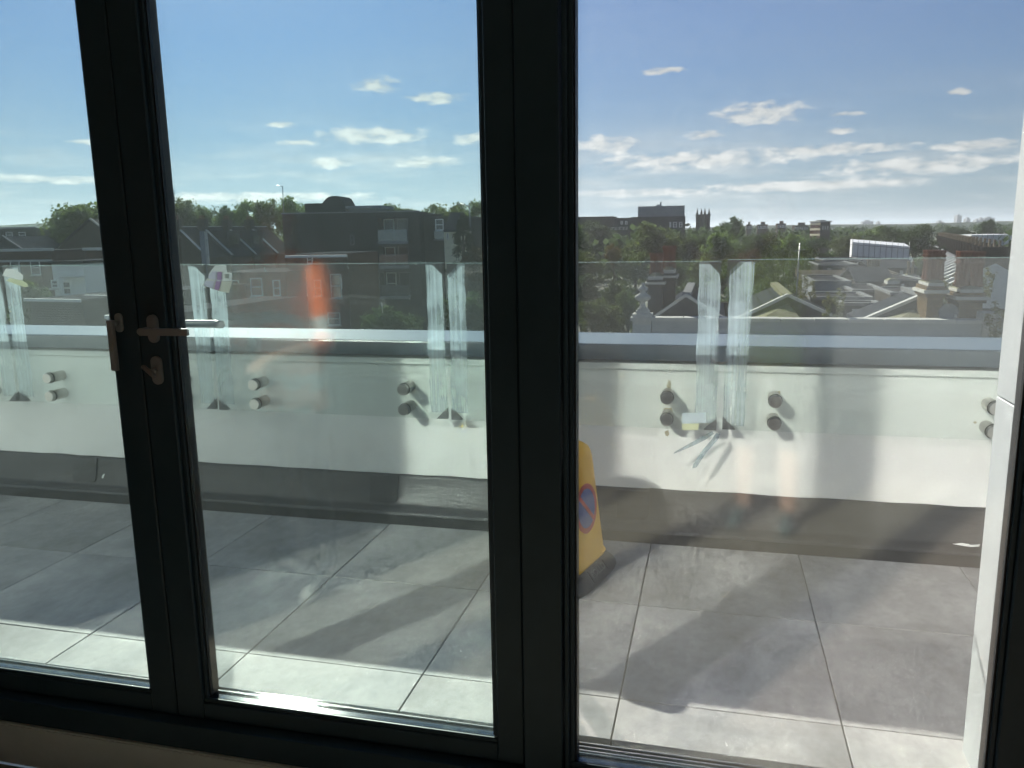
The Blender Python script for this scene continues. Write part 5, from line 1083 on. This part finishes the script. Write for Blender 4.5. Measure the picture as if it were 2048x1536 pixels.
TR = [  # left and middle panes
 (140,380,505,165,100,'big full leafed tree rising over the gable house in the left pane',None,M_leaf),
 (50,482,512,40,88,'small yellow green tree in front of the long low building',None,M_leaf_y),
 (365,392,470,75,150,'tree directly right of the door stile behind the stepped terrace','trees behind the stepped terrace',M_leaf),
 (410,400,468,75,155,'second tree behind the stepped terrace','trees behind the stepped terrace',M_leaf),
 (452,398,468,70,150,'third tree behind the stepped terrace','trees behind the stepped terrace',M_leaf_d),
 (492,388,466,70,148,'tree with a tall top left of the highest one behind the terrace','trees behind the stepped terrace',M_leaf),
 (530,380,466,70,140,'tallest tree behind the stepped terrace','trees behind the stepped terrace',M_leaf),
 (578,393,462,72,138,'tree with open crown touching the dark apartment block','trees behind the stepped terrace',M_leaf),
 (800,405,450,80,130,'low tree over the roof of the apartment block','trees behind the apartment block',M_leaf),
 (862,398,460,70,125,'second tree over the apartment block roof','trees behind the apartment block',M_leaf),
 (915,390,480,95,112,'broad tree left of the central mullion','trees behind the apartment block',M_leaf),
 (965,382,500,85,108,'tall tree half hidden by the central mullion','trees behind the apartment block',M_leaf),
 (955,470,600,80,58,'brownish bush beside the conifer at the central mullion',None,M_leaf_b),
 # right pane, far row
 (1152,446,540,70,190,'leafy tree against the central mullion in the right pane','far row of trees right of the mullion',M_leaf),
 (1200,438,505,80,235,'tree in front of the low brick wing','far row of trees right of the mullion',M_leaf_d),
 (1308,432,525,118,150,'very large round tree in front of the institutional building','far row of trees right of the mullion',M_leaf),
 (1366,452,545,74,165,'tree below the church tower on its left','far row of trees right of the mullion',M_leaf_d),
 (1400,462,545,60,175,'tree directly below the church tower','far row of trees right of the mullion',M_leaf_d),
 (1436,446,540,80,170,'bright tree right of the church tower','far row of trees right of the mullion',M_leaf),
 (1462,434,500,70,215,'tree with highest top right of the church tower','far row of trees right of the mullion',M_leaf_d),
 (1520,462,545,110,150,'wide dark green tree in the middle of the right pane','far row of trees right of the mullion',M_leaf_d),
 (1502,490,545,70,120,'bronze tinted tree in front of the wide dark one','far row of trees right of the mullion',M_leaf_b),
 (1578,455,545,80,180,'light green tree left of the aerial mast','far row of trees right of the mullion',M_leaf),
 (1632,462,550,100,150,'large dark tree below the banded flats','far row of trees right of the mullion',M_leaf_d),
 (1690,458,520,90,230,'tree left above the wrapped scaffold','far row of trees right of the mullion',M_leaf),
 (1752,452,500,95,270,'tree right above the wrapped scaffold','far row of trees right of the mullion',M_leaf),
 (1795,450,505,80,240,'dark tree beside the tallest dark mass','far row of trees right of the mullion',M_leaf_d),
 (1836,440,510,92,200,'big dark round topped tree left of the far terrace','far row of trees right of the mullion',M_leaf_d),
 (1978,432,470,34,330,'narrow dark tree top in the right tower cluster',None,M_leaf_d),
 (1905,448,475,44,330,'dark tree under the tallest far tower',None,M_leaf_d),
 (1932,452,476,40,300,'dark round tree in front of the far terrace end',None,M_leaf_d),
 # right pane, nearer
 (1228,488,530,42,112,'small tree turning yellow below the brick wing',None,M_leaf_y),
 (1172,500,570,95,105,'tree of the middle row beside the mullion','middle row of trees',M_leaf),
 (1272,495,560,84,112,'tree of the middle row left of the brick stacks','middle row of trees',M_leaf),
 (1345,508,580,80,100,'tree of the middle row behind the brick stacks','middle row of trees',M_leaf_d),
 (1410,505,585,90,95,'tree of the middle row left of the glass joint','middle row of trees',M_leaf),
 (1468,508,590,90,92,'tree of the middle row behind the glass joint','middle row of trees',M_leaf_d),
 (1540,515,600,90,86,'tree of the middle row right of the glass joint','middle row of trees',M_leaf_d),
 (1598,512,600,80,84,'tree of the middle row by the aerial mast','middle row of trees',M_leaf_d),
 (1165,535,640,110,66,'dark tree low beside the mullion in the right pane','near row of trees',M_leaf_d),
 (1235,548,650,95,60,'dark tree low behind the urn finial','near row of trees',M_leaf_d),
 (1400,545,640,110,58,'dark tree behind the left butterfly roof','near row of trees',M_leaf_d),
 (1480,550,640,100,56,'dark tree behind the valley of the butterfly roofs','near row of trees',M_leaf_d),
 (1555,545,620,80,62,'dark tree left of the middle ridge','near row of trees',M_leaf_d),
 (1195,592,700,125,33,'bright leafy tree top in front, left of the urn finial',None,M_leaf),
 (1256,566,660,60,36,'slim leafy tree next to the urn finial',None,M_leaf),
 (1522,586,650,62,37,'variegated round shrub behind the second butterfly roof',None,M_leaf),
 (1846,506,545,60,110,'light green bush left of the yellow brick stack',None,M_leaf),
 (930,560,680,110,40,'dark hedge tree low by the central mullion',None,M_leaf_d),
 (770,610,690,120,36,'dark bush at the foot of the apartment block',None,M_leaf_d),
 (250,560,660,110,34,'dark bush hidden partly by the door stile',None,M_leaf_d),
 (60,545,640,90,48,'dark bush left of the white house',None,M_leaf_d),
]
for (px, yt, yb, w, Y, lab, grp, mt) in TR: tree(px, yt, yb+(30 if px < 1000 else 12), w*(1.3 if px < 1000 else 1.18), Y, lab, grp, mt)
# conifer: tapering sprays
cf = at(925, 428, 60); cb_ = at(925, 560, 60)
C, Rr = [], []
rg = random.Random(9)
for k in range(70):
    t = rg.random(); rr = 0.95*(1-t)**0.8; a = rg.uniform(0, 6.28); q = rr*rg.uniform(0.5, 1.0); C.append((q*math.cos(a), q*math.sin(a), 2*t)); Rr.append(0.10+0.16*(1-t))
con = empty('conifer_tree', (cf.x, 60, cb_.z), 0, 'dark pointed conifer right of the small cream house', 'tree')
c = link('crown', leaves_mesh('crown', C, Rr, 90, 0.035, 77, 0.6), M_conif, con); c.scale = (1.7, 1.7, (cf.z-cb_.z)/2)
MB().tube([(0, 0, ZG-cb_.z), (0, 0, 0), (0, 0, (cf.z-cb_.z)*0.95)], [0.28, 0.2, 0.03], 8).build('trunk', M_bark, con)
# weeds on roofs and ledges
WM = leaves_mesh('stems', [(0.12*math.cos(k), 0.12*math.sin(k*1.7), 0.08+0.075*k) for k in range(12)], [0.10]*12, 26, 0.045, 55, 1.2); WM.materials.append(leaf_mat('weed_leaves', (0.11, 0.12, 0.035), (0.17, 0.16, 0.06)))
for (px, py, Y, s, lab) in ((1606, 600, 31, 1.1, 'tall weed by the foot of the aerial mast'), (1624, 600, 31.5, 0.9, 'yellow weed right of the aerial mast'), (1654, 634, 28.2, 1.0, 'weed behind the parapet left of the valley'), (1677, 636, 27.8, 1.2, 'weed in the valley beside the neighbour parapet'),
                            (1884, 612, 29.4, 1.2, 'buddleia sprouting above the satellite dish'), (1912, 582, 28.7, 0.8, 'weed growing on the broad chimney shoulder'), (1985, 690, 26.6, 1.6, 'weed hanging at the parapet end by the cladding'), (1972, 600, 29.5, 1.3, 'leggy weed right of the broad chimney stack')):
    p = at(px, py, Y); w_ = empty('weed', tuple(p), random.uniform(0, 6), lab, 'weed', 'weeds on the roofs'); o = link('stems', WM, None, w_); o.scale = (s*0.8, s*0.8, s*0.8)
# far woodland that reads as one mass out to the horizon
rg = np.random.default_rng(5); C, Rr = [], []
for k in range(520):
    Y = 190+ (rg.random()**1.6)*1500
    px = rg.uniform(-150, 2150); base = at(px, 470, Y)
    h = rg.uniform(8, 13.5)*(1.0 if Y < 700 else 1.15); w_ = h*rg.uniform(0.42, 0.65)
    if 1500 < px < 2010 and Y < 330: continue
    for q in range(9):
        d = rg.normal(size=3); d /= np.linalg.norm(d); C.append((base.x+d[0]*w_*0.75, Y+d[1]*w_*0.75, ZG+h*0.62+d[2]*h*0.30)); Rr.append(w_*0.55)
fw2 = link('far_woodland', leaves_mesh('far_woodland', C, Rr, 26, 1.0, 88, 0.8), M_leaf_d, None); tag(fw2, 'woods and garden trees out to the horizon', kind='stuff')
# low hills
def ridge(name, Y, h0, seed, x0, x1, label):
    rg = random.Random(seed); rows = []; n = 60; hs_ = [h0*(0.55+0.3*math.sin(k*0.35+seed)+0.25*rg.random()) for k in range(n+1)]
    for v, m_ in ((0, 0.0), (0.25, 0.8), (0.5, 1.0), (1.0, 0.0)): rows.append([(x0+(x1-x0)*k/n, Y+v*900, ZG-1+hs_[k]*m_) for k in range(n+1)])
    return tag(MB().grid(rows, True).build(name, M_leaf_d, None, fix=False), label, kind='structure')
ridge('hills', 1900, 21, 2, -6500, 5500, 'wooded hills along the horizon')
ridge('hills', 1150, 52, 4, -3600, -900, 'nearer wooded hill at the left edge')

# ================================================================== thin summer haze over the town
M_haze = bpy.data.materials.new('haze_air'); M_haze.use_nodes = True; _n = M_haze.node_tree.nodes
_n.remove(_n['Principled BSDF']); _v = _n.new('ShaderNodeVolumePrincipled'); _v.inputs['Density'].default_value = 0.00011; _v.inputs['Color'].default_value = (0.80, 0.88, 0.97, 1); _v.inputs['Anisotropy'].default_value = 0.3
M_haze.node_tree.links.new(_v.outputs[0], _n['Material Output'].inputs['Volume'])
tag(box('haze', M_haze, None, -9500, 9500, -60, 12500, ZG-1.5, 75), 'thin pale haze over the town', kind='stuff')
cy.volume_bounces = 0; cy.volume_max_steps = 32
